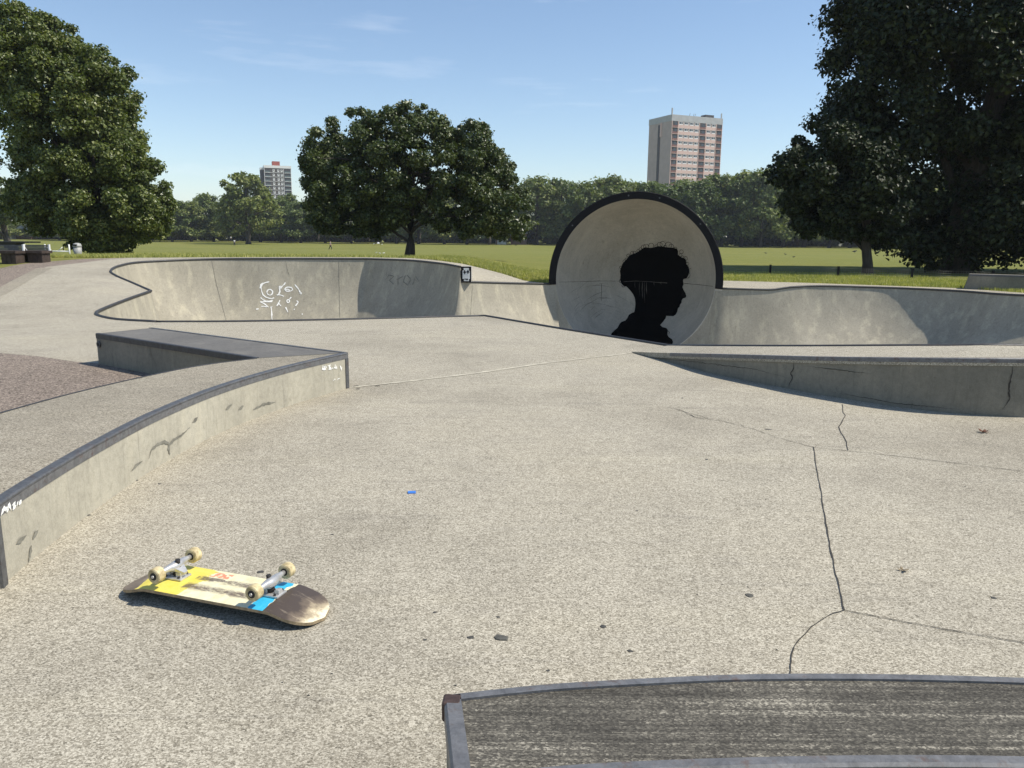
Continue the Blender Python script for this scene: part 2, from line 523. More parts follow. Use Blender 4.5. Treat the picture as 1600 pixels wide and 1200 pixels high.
P20, P21 = LOW[-1][0], RIGHT[0][0]
tv = (P21 - P20); tv.z = 0
W2 = tv.length / 2
tv.normalize()
nv = Vector((tv.y, -tv.x, 0))                # opening of the cradle looks this way
CXY = (P20 + P21) / 2
ztop = PY(992, 299, CXY.y).z
zd = (P20.z + P21.z) / 2
# circle through both deck points and the top
zc = (ztop ** 2 - zd ** 2 - W2 ** 2) / (2 * (ztop - zd))
RO = ztop - zc
RI = RO * .918
CC = Vector((CXY.x, CXY.y, zc))
ZF = zc - RI - .02
print('cradle', CC, RO, RI, 'floor', ZF)
def circ(a, r, dn=0.0):
    return CC + tv * (r * math.cos(a)) + Vector((0, 0, r * math.sin(a))) + nv * dn

def dense(seg, n=8):
    pr = catmull([Vector((p.x, p.y, p.z)) for p, r in seg], 12)
    rr = [v.x for v in catmull([Vector((r, 0, 0)) for p, r in seg], 12)]
    L_ = [0]
    for a, b in zip(pr[:-1], pr[1:]): L_.append(L_[-1] + (b - a).length)
    k = max(2, int(round(L_[-1] / .14)))
    out = []
    for j in range(k + 1):
        s_ = L_[-1] * j / k; i = int(np.searchsorted(L_, s_) - 1); i = min(max(i, 0), len(pr) - 2)
        t_ = (s_ - L_[i]) / max(1e-9, L_[i + 1] - L_[i])
        out.append((pr[i].lerp(pr[i + 1], t_), rr[i] * (1 - t_) + rr[i + 1] * t_))
    return out
a0 = math.pi - math.asin((P20.z - zc) / RI)          # left deck point on the inner circle, going down
a1 = 2 * math.pi + math.asin((P21.z - zc) / RI)
ARC = []
for k in range(41):
    a = a0 + (a1 - a0) * k / 40
    p = circ(a, RI)
    ARC.append((p, 0.45 + (.9 * abs(math.cos(a)) ** 2 if math.cos(a) < 0 else 0)))
loop, hole, flag = [], [], []
def put(seg, f, skip_last=True, n=8):
    d = dense(seg, n)
    if skip_last: d = d[:-1]
    for p, r in d:
        loop.append((p, r)); hole.append((p.x, p.y, p.z)); flag.append(f)
put(LOBE, 1); i_tip = len(loop); put(FAR, 1); i_cr = len(loop); put(FAR2, 1, False); i_low = len(loop); put(LOW, 1, False)
iarc0 = len(loop)
loop += ARC
for k in range(1, 24):                                # the hole in the deck runs round the back of the cradle
    a = math.pi * (1 - k / 24)
    q = CXY + tv * (W2 * .985 * math.cos(a)) - nv * (2.78 * math.sin(a))
    hole.append((q.x, q.y, .1)); flag.append(1)
iarc1 = len(loop)
put(RIGHT, 1); i_right = len(loop)
hole_i_right = len(hole)
put([RIGHT[-1]] + NEARR, 2); put(NEARL, 1); put(NEARF, 1)

# loft
NL = len(loop)
rimP = [p for p, r in loop]
# signed area -> inward side
ar = sum(rimP[i].x * rimP[(i + 1) % NL].y - rimP[(i + 1) % NL].x * rimP[i].y for i in range(NL))
sgn = 1.0 if ar > 0 else -1.0
inner = []
for i in range(NL):
    p, r = loop[i]
    if iarc0 <= i < iarc1:
        n = nv
    else:
        wn_ = 14 if i >= iarc1 else 6
        lo_, hi_ = 0, NL
        for c0_, c1_ in ((iarc1, i_right), (i_tip, i_cr), (i_cr, i_low), (i_low, iarc0)):
            if c0_ <= i < c1_: lo_, hi_ = c0_, c1_ - 1
        if (lo_, hi_) == (0, NL): a = rimP[(i - wn_) % NL]; b = rimP[(i + wn_) % NL]
        else: a = rimP[max(i - wn_, lo_)]; b = rimP[min(i + wn_, hi_)]
        t = b - a; t.z = 0
        if t.length < 1e-6: t = Vector((1, 0, 0))
        t.normalize()
        n = Vector((-t.y, t.x, 0)) * sgn
    inner.append(Vector((p.x, p.y, ZF)) + n * r)
for _ in range(24):
    inner = [inner[i] * .5 + (inner[i - 1] + inner[(i + 1) % NL]) * .25 for i in range(NL)]
NR = 14
A0 = R(15)
V, Fq = [], []
for i in range(NL):
    p = rimP[i]; q = inner[i]
    d = p.z - ZF
    for k in range(NR + 1):
        a = A0 + (math.pi / 2 - A0) * k / NR
        h = (math.cos(A0) - math.cos(a)) / math.cos(A0)
        v = (math.sin(a) - math.sin(A0)) / (1 - math.sin(A0))
        V.append((p.x + (q.x - p.x) * h, p.y + (q.y - p.y) * h, p.z - d * v))
for i in range(NL):
    j = (i + 1) % NL
    for k in range(NR):
        Fq.append((i * (NR + 1) + k, i * (NR + 1) + k + 1, j * (NR + 1) + k + 1, j * (NR + 1) + k))
bowl = empty('skate_bowl', (0, 16, ZF), 0, 'large pale concrete bowl with steel coping and chalk scribbles on its far wall', 'skate bowl')
def child(o):                                         # parts are built in world coordinates
    o.location = Vector(o.location) - Vector(o.parent.location)
    return o
wall_me = npmesh('bowl_wall', V, Fq, True)
bw = child(link('bowl_wall', wall_me, M_BOWL, bowl))
import bmesh as _bm
_b = _bm.new(); _b.from_mesh(wall_me); _bm.ops.recalc_face_normals(_b, faces=_b.faces)
_n = sum((f.normal.z for f in _b.faces))
if _n < 0: _bm.ops.reverse_faces(_b, faces=_b.faces)
_b.to_mesh(wall_me); _b.free()
fl = geometry.tessellate_polygon([[Vector((q.x, q.y, 0)) for q in inner]])
fm = bpy.data.meshes.new('bowl_floor')
fm.from_pydata([(q.x, q.y, ZF - .003) for q in inner], [], [t for t in fl])
child(link('bowl_floor', fm, M_BOWL, bowl))
BV_BOWL = BVHTree.FromPolygons([Vector(v) for v in V], Fq)

# coping pipe
def pipe(seg_pts, r=.028):
    m = MB(); m.tube([p + Vector((0, 0, .006)) for p in seg_pts], r, 8)
    return child(m.build('coping', M_COPING, bowl))
pipe(rimP[:i_tip + 1]); pipe(rimP[i_tip:i_low]); pipe(rimP[i_low:iarc0]); pipe(rimP[iarc1:i_right + 1])
pipe(rimP[i_right:] + [rimP[0]], .022)

# ------------------------------------------------------------------ ground
hole2 = [(p[0], p[1]) for p in hole]
hz = np.array(hole)[:, :3]; hf = np.array(flag)
def ground_z(x, y):
    z = G(x, y)
    d = np.hypot(hz[:, 0] - x, hz[:, 1] - y)
    i = int(d.argmin())
    if d[i] < 1.3 and hf[i] == 1:
        z = hz[i, 2] + (z - hz[i, 2]) * sstep(.12, 1.3, float(d[i]))
    return z
def hp(px, py): p = hit(px, py); return (p.x, p.y)
GRASS_EDGE = [hp(*a) for a in [(-260, 455), (-60, 427), (0, 419), (40, 411.5), (78, 408.5), (130, 404.5), (200, 402.8), (330, 402), (450, 401.6), (560, 401.8), (640, 403.2)]]
GRASS_EDGE += [(-2.2, 23.4), (-1.5, 23.2), (-.9, 22.7), (-.3, 22.3), (.3, 22.0), (1.3, 21.9)]
GRASS_EDGE += [(2.5, 24.0), (4.6, 23.6)] + [hp(*a) for a in [(1132, 438.5), (1250, 441.6), (1400, 446.8), (1500, 450.3)]] + [(14, 18.2), (22, 12)]
CONC = GRASS_EDGE + [(24, -9), (-26, -9)]
ASPH1 = [hp(*a) for a in [(-200, 545), (0, 551.5), (60, 556.5), (120, 565.5), (150, 567.5), (290, 580)]] + [hp(200, 605), hp(0, 660), hp(-300, 760), (-9, 1.2), (-22, 1.2), (-22, 9.4)]
ASPH2 = [hp(*a) for a in [(-240, 520), (0, 460), (72, 417.2), (120, 411.3), (205, 403.4), (130, 404.5), (78, 408.5), (40, 411.5), (0, 419), (-60, 427), (-258, 455)]]
pts, edges = [], []
def addloop(poly, close=True, step=.6):
    P = [Vector((p[0], p[1], 0)) for p in poly]
    if close: P = P + [P[0]]
    P = resample(P, step)
    if close: P = P[:-1]
    b = len(pts); n = len(P)
    for p in P: pts.append(Vector((p.x, p.y)))
    for i in range(n if close else n - 1): edges.append((b + i, b + (i + 1) % n))
addloop(hole2, True, .5); addloop(CONC, True, .7); addloop(ASPH1, True, .6); addloop(ASPH2, True, .6)
for x in np.arange(-25, 23.5, .5):
    for y in np.arange(-8, 36, .5):
        pts.append(Vector((x + .07 * math.sin(y * 3), y + .05 * math.cos(x * 5))))
for y in [38, 41, 45, 50, 56, 63, 72, 82, 94, 108, 125, 146, 165, 190, 220, 260, 330, 450, 700, 1100, 1800]:
    s = y * .08
    for k in range(-16, 17): pts.append(Vector((k * s, y + .01 * k)))
for a in [(-60, -40), (60, -40), (0, -40), (-60, 5), (60, 5), (-90, 20), (90, 20), (-400, -40), (400, -40), (-400, 60), (400, 60), (-45, 20), (45, 20), (-1500, 300), (1500, 300), (-35, 30), (35, 30), (-35, 5), (35, 5)]:
    pts.append(Vector(a))
cv, ce, cf, *_ = geometry.delaunay_2d_cdt(pts, edges, [], 0, 1e-4)
def bbox(poly): a = np.array(poly); return a[:, 0].min(), a[:, 0].max(), a[:, 1].min(), a[:, 1].max()
class Poly:
    def __init__(s, p): s.p = [(q[0], q[1]) for q in p]; s.b = bbox(s.p)
    def has(s, x, y): return s.b[0] <= x <= s.b[1] and s.b[2] <= y <= s.b[3] and inpoly(x, y, s.p)
pH, pC, pA, pB = Poly(hole2), Poly(CONC), Poly(ASPH1), Poly(ASPH2)
gv = [(v.x, v.y, ground_z(v.x, v.y)) for v in cv]
sets = {'concrete_plaza': [], 'asphalt_path': [], 'grass_field': []}
for f in cf:
    x = sum(cv[i].x for i in f) / len(f); y = sum(cv[i].y for i in f) / len(f)
    if pH.has(x, y): continue
    if pA.has(x, y) or pB.has(x, y): sets['asphalt_path'].append(f)
    elif pC.has(x, y): sets['concrete_plaza'].append(f)
    else: sets['grass_field'].append(f)
plaza = None
allf = []
for nm, mat in (('concrete_plaza', M_PLAZA), ('asphalt_path', M_ASPH), ('grass_field', M_GRASS)):
    fs = sets[nm]; allf += fs
    used = sorted({i for f in fs for i in f}); idx = {u: k for k, u in enumerate(used)}
    me = bpy.data.meshes.new(nm)
    me.from_pydata([gv[u] for u in used], [], [[idx[i] for i in f] for f in fs])
    me.polygons.foreach_set('use_smooth', [True] * len(fs))
    o = link(nm, me, mat); tag(o, kind='structure')
    if nm == 'concrete_plaza': plaza = o
BV_GROUND = BVHTree.FromPolygons([Vector(v) for v in gv], [list(f) for f in allf])
def gz(x, y):
    h = BV_GROUND.ray_cast(Vector((x, y, 5)), Vector((0, 0, -1)), 20)
    return h[0].z if h[0] else G(x, y)

# marks laid on surfaces: a ribbon whose points are taken on the surface itself
def on(bvh, px, py, off=.004):
    d = ray(px, py)
    h = bvh.ray_cast(CAMP, d, 3000)
    if not h[0]: return None, None
    n = h[1]
    if n.dot(d) > 0: n = -n
    return h[0] + n * off, n
def ribbon(mb, bvh, pxs, width, off=.004, jitter=0.0, step=None, taper=False):
    P = []
    px = [Vector((a[0], a[1], 0)) for a in pxs]
    px = resample(px, step or 6)
    for k, q in enumerate(px):
        j = jitter if 0 < k < len(px) - 1 else 0
        h, n = on(bvh, q.x + random.uniform(-j, j), q.y + random.uniform(-j, j) * .5, off)
        if h: P.append((h, n))
    if len(P) < 2: return
    vs, fs = [], []
    for i, (p, n) in enumerate(P):
        t = P[min(i + 1, len(P) - 1)][0] - P[max(i - 1, 0)][0]
        s = n.cross(t)
        if s.length < 1e-9: s = Vector((1, 0, 0))
        s.normalize()
        w_ = width * (.6 + .8 * random.random() if jitter else 1.0)
        if taper: w_ *= max(.15, math.sin(math.pi * (i + .3) / (len(P) - .4)))
        vs += [p - s * w_ / 2, p + s * w_ / 2]
    fs = [(2 * i, 2 * i + 1, 2 * i + 3, 2 * i + 2) for i in range(len(P) - 1)]
    mb.add(vs, fs, 0, True)

# cracks, saw cuts and the pale seam in the plaza
def crack(pxs, width, jit=1.2, name='crack', mat=M_CRACK, step=7):
    m = MB(); ribbon(m, BV_GROUND, pxs, width, .0035, jit, step)
    o = m.build(name, mat, plaza); return o
crack([(1271, 699), (1286, 790), (1298, 862), (1319, 954)], .0055, .9, 'saw_cut')
crack([(1319, 954), (1400, 970), (1500, 988), (1640, 1012)], .004, .7, 'saw_cut')
crack([(1271, 699), (1400, 713), (1500, 725), (1640, 742)], .005, .5, 'saw_cut')
crack([(1319, 954), (1296, 962), (1270, 980), (1248, 1000), (1236, 1022), (1234, 1054)], .004, 1.6)
crack([(1271, 699), (1215, 684), (1170, 668), (1110, 655), (1040, 636)], .004, 1.6)
crack([(1316, 632), (1319, 650), (1312, 668), (1321, 690), (1325, 704)], .006, 2.2)
crack([(1060, 640), (1085, 652), (1100, 655)], .006, 1.2)
seam = MB()
ribbon(seam, BV_GROUND, [(545, 606), (640, 596), (740, 584), (850, 568), (1002, 550)], .038, .004, .35, 8)
seam.build('expansion_joint', M_JOINT, plaza)
for a in [[(552, 604), (560, 603)], [(586, 603.5), (594, 603)], [(598, 601), (606, 600.5)], [(556, 608), (562, 608)]]:
    crack(a, .02, .5, 'chipped_gap')
edg = MB()
ribbon(edg, BV_GROUND, [(-30, 471), (0, 457), (35, 437), (70, 419)], .34, .004, 0, 5)
edg.build('edging_strip', M_LEDGETOP, plaza)
for a, ww in [([(545, 640), (600, 622), (680, 607)], .05), ([(700, 640), (790, 655), (900, 650)], .02), ([(580, 700), (660, 690), (760, 700)], .015), ([(330, 840), (420, 800), (520, 790)], .008)]:
    pass

# ------------------------------------------------------------------ cradle (full-pipe capsule)
cr = empty('cradle', (CC.x, CC.y, 0), 0, 'round concrete cradle with black painted rim and black head mural inside', 'skate cradle')
DI, DO = 2.7, 2.86
NA, NU = 72, 18
V, Fq = [], []
for u in range(NU + 1):
    b = math.pi / 2 * u / NU
    for k in range(NA):
        p = circ(2 * math.pi * k / NA, RI * math.cos(b)) - nv * (DI * math.sin(b)); V.append(p)
for u in range(NU):
    for k in range(NA):
        l = (k + 1) % NA
        Fq.append((u * NA + k, u * NA + l, (u + 1) * NA + l, (u + 1) * NA + k))
BV_CR = BVHTree.FromPolygons(V, Fq)
child(link('inner_shell', npmesh('inner_shell', [tuple(v) for v in V], Fq, True), M_CRADLE, cr))
V2 = []
for u in range(NU + 1):
    b = math.pi / 2 * u / NU
    for k in range(NA):
        V2.append(tuple(circ(2 * math.pi * k / NA, RO * math.cos(b)) - nv * (DO * math.sin(b))))
child(link('outer_shell', npmesh('outer_shell', V2, Fq, True), M_SHELL, cr))
# the black rim: a ring with thickness, standing a little proud of the shell edge
m = MB()
ra0 = math.asin((P21.z - .02 - zc) / RO); ra1 = math.pi - math.asin((P20.z - .02 - zc) / RO)
NK = 90
vs, fs = [], []
for k in range(NK + 1):
    a = ra0 + (ra1 - ra0) * k / NK
    for r_, dn in ((RI - .004, .02), (RO - .012, .02), (RO + .004, .004), (RO + .004, -.02), (RI - .004, -.02)):
        vs.append(circ(a, r_, dn))
for k in range(NK):
    for c in range(5):
        d = (c + 1) % 5
        fs.append((k * 5 + c, k * 5 + d, (k + 1) * 5 + d, (k + 1) * 5 + c))
m.add(vs, fs, 0, False)
child(m.build('painted_rim', M_RIMBLK, cr))
# below deck the shell edge is bare concrete
m = MB(); vs, fs = [], []
for k in range(NK + 1):
    a = ra1 + (2 * math.pi + ra0 - ra1) * k / NK
    for r_, dn in ((RI - .002, .004), (RO, .004), (RO, -.05), (RI - .002, -.05)): vs.append(circ(a, r_, dn))
for k in range(NK):
    for c in range(4):
        d = (c + 1) % 4
        fs.append((k * 4 + c, k * 4 + d, (k + 1) * 4 + d, (k + 1) * 4 + c))
m.add(vs, fs, 0, False)
child(m.build('shell_edge', M_CRADLE, cr))

# mural: head in profile painted on the inner wall
def zc2(X, Y): return (940 + X / 6.32, 360 + Y / 6.32)
HEAD = [(75, 1062), (88, 1040), (100, 1015), (130, 985), (155, 965), (180, 920), (195, 905), (235, 890), (255, 865), (268, 835), (300, 815), (322, 808), (330, 770), (334, 720), (328, 670), (310, 630), (280, 590), (245, 555), (215, 548), (195, 525), (182, 490), (186, 440), (180, 400), (190, 370), (205, 330), (230, 300), (255, 275), (270, 250), (300, 235), (340, 222), (375, 200), (400, 180), (430, 165), (480, 172), (520, 165), (560, 155), (600, 158), (640, 165), (700, 170), (745, 180), (757, 205), (755, 240), (790, 265), (830, 280), (838, 330), (860, 360), (870, 400), (860, 440), (840, 475), (810, 480), (806, 500), (812, 530), (800, 560), (812, 590), (830, 620), (838, 650), (830, 665), (805, 672), (792, 690), (790, 715), (775, 735), (772, 755), (755, 770), (750, 800), (735, 830), (710, 848), (640, 845), (632, 870), (610, 900), (580, 935), (600, 955), (640, 965), (655, 985), (650, 1030), (665, 1055), (695, 1075), (706, 1100), (700, 1125), (680, 1155), (400, 1130)]
hpts, hed = [], []
HP = [zc2(*q) for q in HEAD]
HPd = resample([Vector((a, b, 0)) for a, b in HP + [HP[0]]], 2.0)[:-1]
for i, q in enumerate(HPd):
    jj = 0
    hpts.append(Vector((q.x + jj, q.y + jj))); hed.append((i, (i + 1) % len(HPd)))
for x in np.arange(950, 1085, 5.0):
    for y in np.arange(380, 560, 5.0):
        if inpoly(x, y, HP): hpts.append(Vector((x, y)))
v2, _, f2, *_ = geometry.delaunay_2d_cdt(hpts, hed, [], 0, 1e-4)
vv, okv = [], []
for q in v2:
    h, n = on(BV_CR, q.x, q.y, .006)
    vv.append(h if h else Vector((0, 0, 0))); okv.append(h is not None)
ff = [f for f in f2 if all(okv[i] for i in f) and inpoly(sum(v2[i].x for i in f) / len(f), sum(v2[i].y for i in f) / len(f), HP)]
m = MB(); m.add(vv, ff, 0, True)
mural = child(m.build('head_mural', M_MURAL, cr))
m = MB()
for (x, y, r_, s0, s1) in [(575, 140, 24, 0, 360), (605, 134, 27, 0, 360), (490, 148, 24, 150, 400), (415, 165, 24, 0, 360), (440, 160, 26, 100, 380), (662, 146, 32, 170, 400), (690, 158, 24, 180, 420), (790, 210, 19, 0, 360), (300, 225, 18, 0, 360), (325, 220, 16, 0, 360), (262, 248, 15, 0, 360), (832, 276, 18, 0, 360), (850, 330, 15, 0, 360), (872, 368, 13, 30, 240), (780, 243, 15, 0, 360), (800, 265, 14, 0, 360), (765, 265, 13, 0, 360), (225, 306, 15, 0, 360), (245, 285, 14, 0, 360), (842, 440, 33, 280, 440), (190, 365, 13, 90, 330), (192, 500, 18, 60, 300), (214, 545, 15, 20, 200), (655, 1012, 15, 0, 360), (540, 155, 14, 0, 360), (630, 160, 15, 0, 360), (730, 180, 16, 0, 360), (385, 185, 15, 0, 360), (360, 200, 13, 0, 360), (825, 310, 14, 0, 360)]:
    n_ = 22
    ribbon(m, BV_CR, [zc2(x + r_ * math.cos(R(s0 + (s1 - s0) * k / n_)), y + r_ * math.sin(R(s0 + (s1 - s0) * k / n_))) for k in range(n_ + 1)], .014, .0085, 0, 40)
tag(child(m.build('painted_curls', M_MURAL, cr)), kind='stuff')
m = MB()
ribbon(m, BV_CR, [zc2(215, 508), (990, 439), (1010, 440), zc2(650, 520)], .014, .0095, .4, 4)
for x, l, w_ in [(375, 150, .01), (405, 170, .022), (425, 210, .012), (446, 130, .022), (330, 60, .01), (520, 40, .01), (590, 30, .012)]:
    ribbon(m, BV_CR, [zc2(x, 505), zc2(x - 4, 505 + l * .5), zc2(x + 2, 505 + l)], w_, .009, .2, 4, True)
tag(child(m.build('pale_drips', M_DRIP, cr)), kind='stuff')
m = MB()
ribbon(m, BV_CR, [(868, 441), (905, 440), (940, 439), (968, 439.3)], .009, .004, .3, 5)
ribbon(m, BV_CR, [(1069, 443), (1090, 444.5), (1114, 447.5)], .012, .004, .3, 5)
ribbon(m, BV_CR, [(939.5, 443), (939.5, 470)], .012, .004, .3, 5)
tag(child(m.build('shell_joint', M_CRACK, cr)), kind='stuff')
m = MB()
for k in range(34):                                   # curved wheel scuffs low on the left
    cx, cy = 945 + random.uniform(-14, 14), 520 + random.uniform(-18, 18)
    r_ = random.uniform(34, 78); s0 = random.uniform(200, 300); ln = random.uniform(14, 42)
    P = [(cx + r_ * math.cos(R(s0 + ln * j / 6)), cy + r_ * math.sin(R(s0 + ln * j / 6))) for j in range(7)]
    if all(inpoly(a, b, [(872, 430), (955, 430), (985, 470), (990, 490), (955, 525), (890, 510)]) for a, b in P):
        ribbon(m, BV_CR, P, random.uniform(.005, .011), .003, .2, 4, True)
tag(child(m.build('wheel_scuffs', M_MARK, cr)), kind='stuff')
m = MB()
for a in (R(42), R(75), R(96), R(140)): 
    c = circ(a, (RI + RO) / 2, .026)
    m.tube([c - nv * .008, c + nv * .006], .022, 8)
tag(child(m.build('rim_bolts', M_STEEL, cr)), kind='stuff')

# ------------------------------------------------------------------ marks on the bowl wall
M_PATCH = None
def wallmark(name, lists, width, mat, jit=.3, taper=False, off=.006):
    for l_ in lists:
        m = MB(); ribbon(m, BV_BOWL, l_, width, off, jit, 3, taper)
        if m.v: child(m.build(name, mat, bowl))
for l_ in ([(331, 407), (335, 430), (341, 455), (348, 480), (353, 500)], [(446, 407), (448, 418), (452, 430)], [(529.5, 407), (530, 450), (531, 496)], [(738, 446), (737, 465), (735, 492)]):
    wallmark('wall_joint', [l_], .011, M_HAIR_JOINT, .3)
def zg(X, Y): return (390 + X / 14.55, 430 + Y / 14.55)
CH = [[(450, 150), (380, 165), (310, 190), (275, 230), (265, 300), (280, 380), (310, 450), (370, 500), (440, 525), (500, 535), (560, 515)],
      [(300, 180), (255, 220), (240, 300)], [(250, 510), (300, 555), (370, 590), (450, 590), (530, 570)], [(240, 610), (320, 600), (400, 610), (520, 600)],
      [(250, 615), (320, 640), (390, 690), (430, 730)], [(265, 712), (330, 712), (390, 720)], [(490, 725), (497, 800), (505, 900), (512, 1010)], [(470, 730), (520, 720)],
      [(690, 240), (680, 300), (690, 380), (660, 440), (620, 455)], [(700, 290), (740, 260), (790, 210), (815, 165)], [(655, 445), (720, 455), (780, 480)],
      [(1030, 215), (1100, 300), (1140, 370), (1170, 420)], [(1140, 420), (1190, 405)], [(690, 570), (660, 640), (620, 700)], [(650, 620), (690, 680), (715, 700)],
      [(1070, 580), (1105, 610), (1085, 650), (1045, 700)], [(820, 730), (850, 790), (868, 840)], [(150, 775), (210, 768)], [(1190, 880), (1210, 895)], [(1005, 775), (1025, 780)], [(910, 540), (950, 500)]]
def ring_(x, y, rx, ry, n=14): return [(x + rx * math.cos(2 * math.pi * k / n), y + ry * math.sin(2 * math.pi * k / n)) for k in range(n + 1)]
CH += [ring_(460, 390, 65, 65), ring_(890, 320, 88, 48), ring_(860, 345, 50, 22), ring_(700, 275, 25, 25), ring_(878, 590, 30, 36), ring_(1165, 412, 18, 14)]
wallmark('chalk_stroke', [[zg(*q) for q in l_] for l_ in CH], 0.03, M_CHALK, .2, False, .008)
# old illegible spray letters on the shaded wall
SP = [[(603, 437), (608, 430), (616, 432), (608, 438), (615, 444)], [(622, 430), (622, 446)], [(620, 437), (630, 432)], [(634, 430), (630, 440), (638, 446), (642, 436), (636, 430)], [(645, 445), (650, 432), (655, 440)]]
wallmark('faded_spray_stroke', SP, .02, M_HAIR_JOINT, .3, False, .008)
# painted end of the raised wall: white blocky face on black
e0, e1 = PY(720, 440.3, 19.65), PY(736.5, 440.6, 19.65)
ZB = e0.z
ztp = PY(728, 416.3, 19.65).z
pn = Vector((e1.x - e0.x, e1.y - e0.y, 0)); pw = pn.length; pn.normalize()
pf = Vector((pn.y, -pn.x, 0))
m = MB()
c = (e0 + e1) / 2 - pf * .2 + Vector((0, 0, 0))
m.box((c.x, c.y, (ZB + ztp) / 2), (pw, .40, ztp - ZB), math.atan2(pn.y, pn.x))
child(m.build('end_wall', M_SHELL, bowl))
def facepoly(poly, off):                              # poly in 0..1 panel coordinates
    return [e0 + pn * (pw * x) + pf * off + Vector((0, 0, (ztp - ZB) * y)) for x, y in poly]
def plate(name, polys, mat, off):
    m = MB()
    for poly in polys:
        a = facepoly(poly, off); b = facepoly(poly, .001)
        n = len(a)
        tri = geometry.tessellate_polygon([[Vector((p[0], p[1], 0)) for p in poly]])
        m.add(a, tri, 0); m.add(a + b, [(i, (i + 1) % n, n + (i + 1) % n, n + i) for i in range(n)], 0)
    return child(m.build(name, mat, bowl))
plate('black_panel', [[(0, .0), (1, .0), (1, 1), (0, 1)]], M_BLACK, .006)
plate('white_face', [[(.3, .05), (.77, .05), (.77, .18), (.86, .18), (.86, .72), (.77, .72), (.77, .9), (.28, .9), (.28, .74), (.17, .74), (.17, .2), (.3, .2)]], M_WHITE, .011)
def plus(cx, cy, w_, h_, t_): return [[(cx - w_, cy - t_), (cx + w_, cy - t_), (cx + w_, cy + t_), (cx - w_, cy + t_)], [(cx - t_, cy + t_), (cx + t_, cy + t_), (cx + t_, cy + h_), (cx - t_, cy + h_)], [(cx - t_, cy - h_), (cx + t_, cy - h_), (cx + t_, cy - t_), (cx - t_, cy - t_)]]
plate('eye', plus(.37, .63, .13, .13, .045), M_BLACK, .015); plate('eye', plus(.68, .65, .13, .13, .045), M_BLACK, .015)
plate('mouth', [[(.35, .15), (.52, .15), (.57, .1), (.68, .12), (.68, .21), (.35, .21)]], M_BLACK, .015)

# ------------------------------------------------------------------ left curved ledge
HT = .33
fr = [PZ(x, y, HT) for x, y in [(-14, 797), (0, 786), (60, 747), (150, 694), (250, 642.5), (350, 602.5), (450, 573), (543, 551.5)]]
frd = catmull(fr, 8)
bk = [PZ(x, y, HT) for x, y in [(400, 560), (330, 568.5), (262, 580.5), (130, 610), (0, 645), (-150, 690)]]
bkd = catmull(bk, 6)
led = empty('curved_ledge', (fr[3].x, fr[3].y, 0), 0, 'low pale curved concrete ledge with steel edge sweeping along the left side', 'ledge')
# front face, top and end
m = MB()
poly = [(p.x, p.y) for p in frd] + [(p.x, p.y) for p in bkd] + [(PZ(-150, 860, HT).x, PZ(-150, 860, HT).y)]
m.prism(poly, -.05, HT, 0, 1)
child(m.build('ledge_body', [M_LEDGE, M_LEDGETOP], led))
def angle_strip(path, w_top, w_face, side, z, name, mat, par, proud=.004):
    """steel angle along the edge: flat on the top and folded down the face"""
    vs = []
    for i, p in enumerate(path):
        t = path[min(i + 1, len(path) - 1)] - path[max(i - 1, 0)]; t.z = 0; t.normalize()
        n = Vector((t.y, -t.x, 0)) * side
        zz = p.z if z is None else z
        q = Vector((p.x, p.y, zz))
        vs += [q - n * w_top + Vector((0, 0, proud)), q + n * (proud - .006) + Vector((0, 0, proud)), q + n * proud + Vector((0, 0, -.006 + proud)), q + n * proud - Vector((0, 0, w_face)), q - n * .01 - Vector((0, 0, w_face)), q - n * w_top - Vector((0, 0, .01))]
    fs = []
    for i in range(len(path) - 1):
        for c in range(6):
            d = (c + 1) % 6
            fs.append((i * 6 + c, i * 6 + d, (i + 1) * 6 + d, (i + 1) * 6 + c))
    k = 6 * (len(path) - 1)
    fs += [(5, 4, 3, 2, 1, 0), tuple(k + c for c in range(6))]
    mm = MB(); mm.add(vs, fs)
    return child(mm.build(name, mat, par))
angle_strip(frd, .046, .010, 1, HT, 'steel_edge', M_STEEL, led)
m = MB(); vs = []
for i, p in enumerate(frd):
    t = frd[min(i + 1, len(frd) - 1)] - frd[max(i - 1, 0)]; t.z = 0; t.normalize(); n = Vector((t.y, -t.x, 0))
    vs += [Vector((p.x, p.y, HT - .012)) + n * .003, Vector((p.x, p.y, HT - .05)) + n * .003, Vector((p.x, p.y, HT - .05)) - n * .01, Vector((p.x, p.y, HT - .012)) - n * .01]
m.add(vs, [(i * 4 + c, i * 4 + (c + 1) % 4, i * 4 + 4 + (c + 1) % 4, i * 4 + 4 + c) for i in range(len(frd) - 1) for c in range(4)])
child(m.build('face_strip', M_STEEL2, led))
# vertical steel corner at the far end and at the near end
def vpost(p, q, z0, z1, th=.03, name='corner_steel', par=None, mat=M_STEEL):
    t = (q - p); t.z = 0; t.normalize(); n = Vector((t.y, -t.x, 0))
    c = p + t * .02 + n * .003
    mm = MB(); mm.box((c.x, c.y, (z0 + z1) / 2), (.046, .02, z1 - z0), math.atan2(t.y, t.x))
    return child(mm.build(name, mat, par))
vpost(frd[-1], frd[-2], 0, HT - .047, par=led); vpost(frd[0], frd[1], 0, HT - .047, par=led)
# dirt line along the foot of the face
m = MB()
for i in range(len(frd) - 1):
    pass
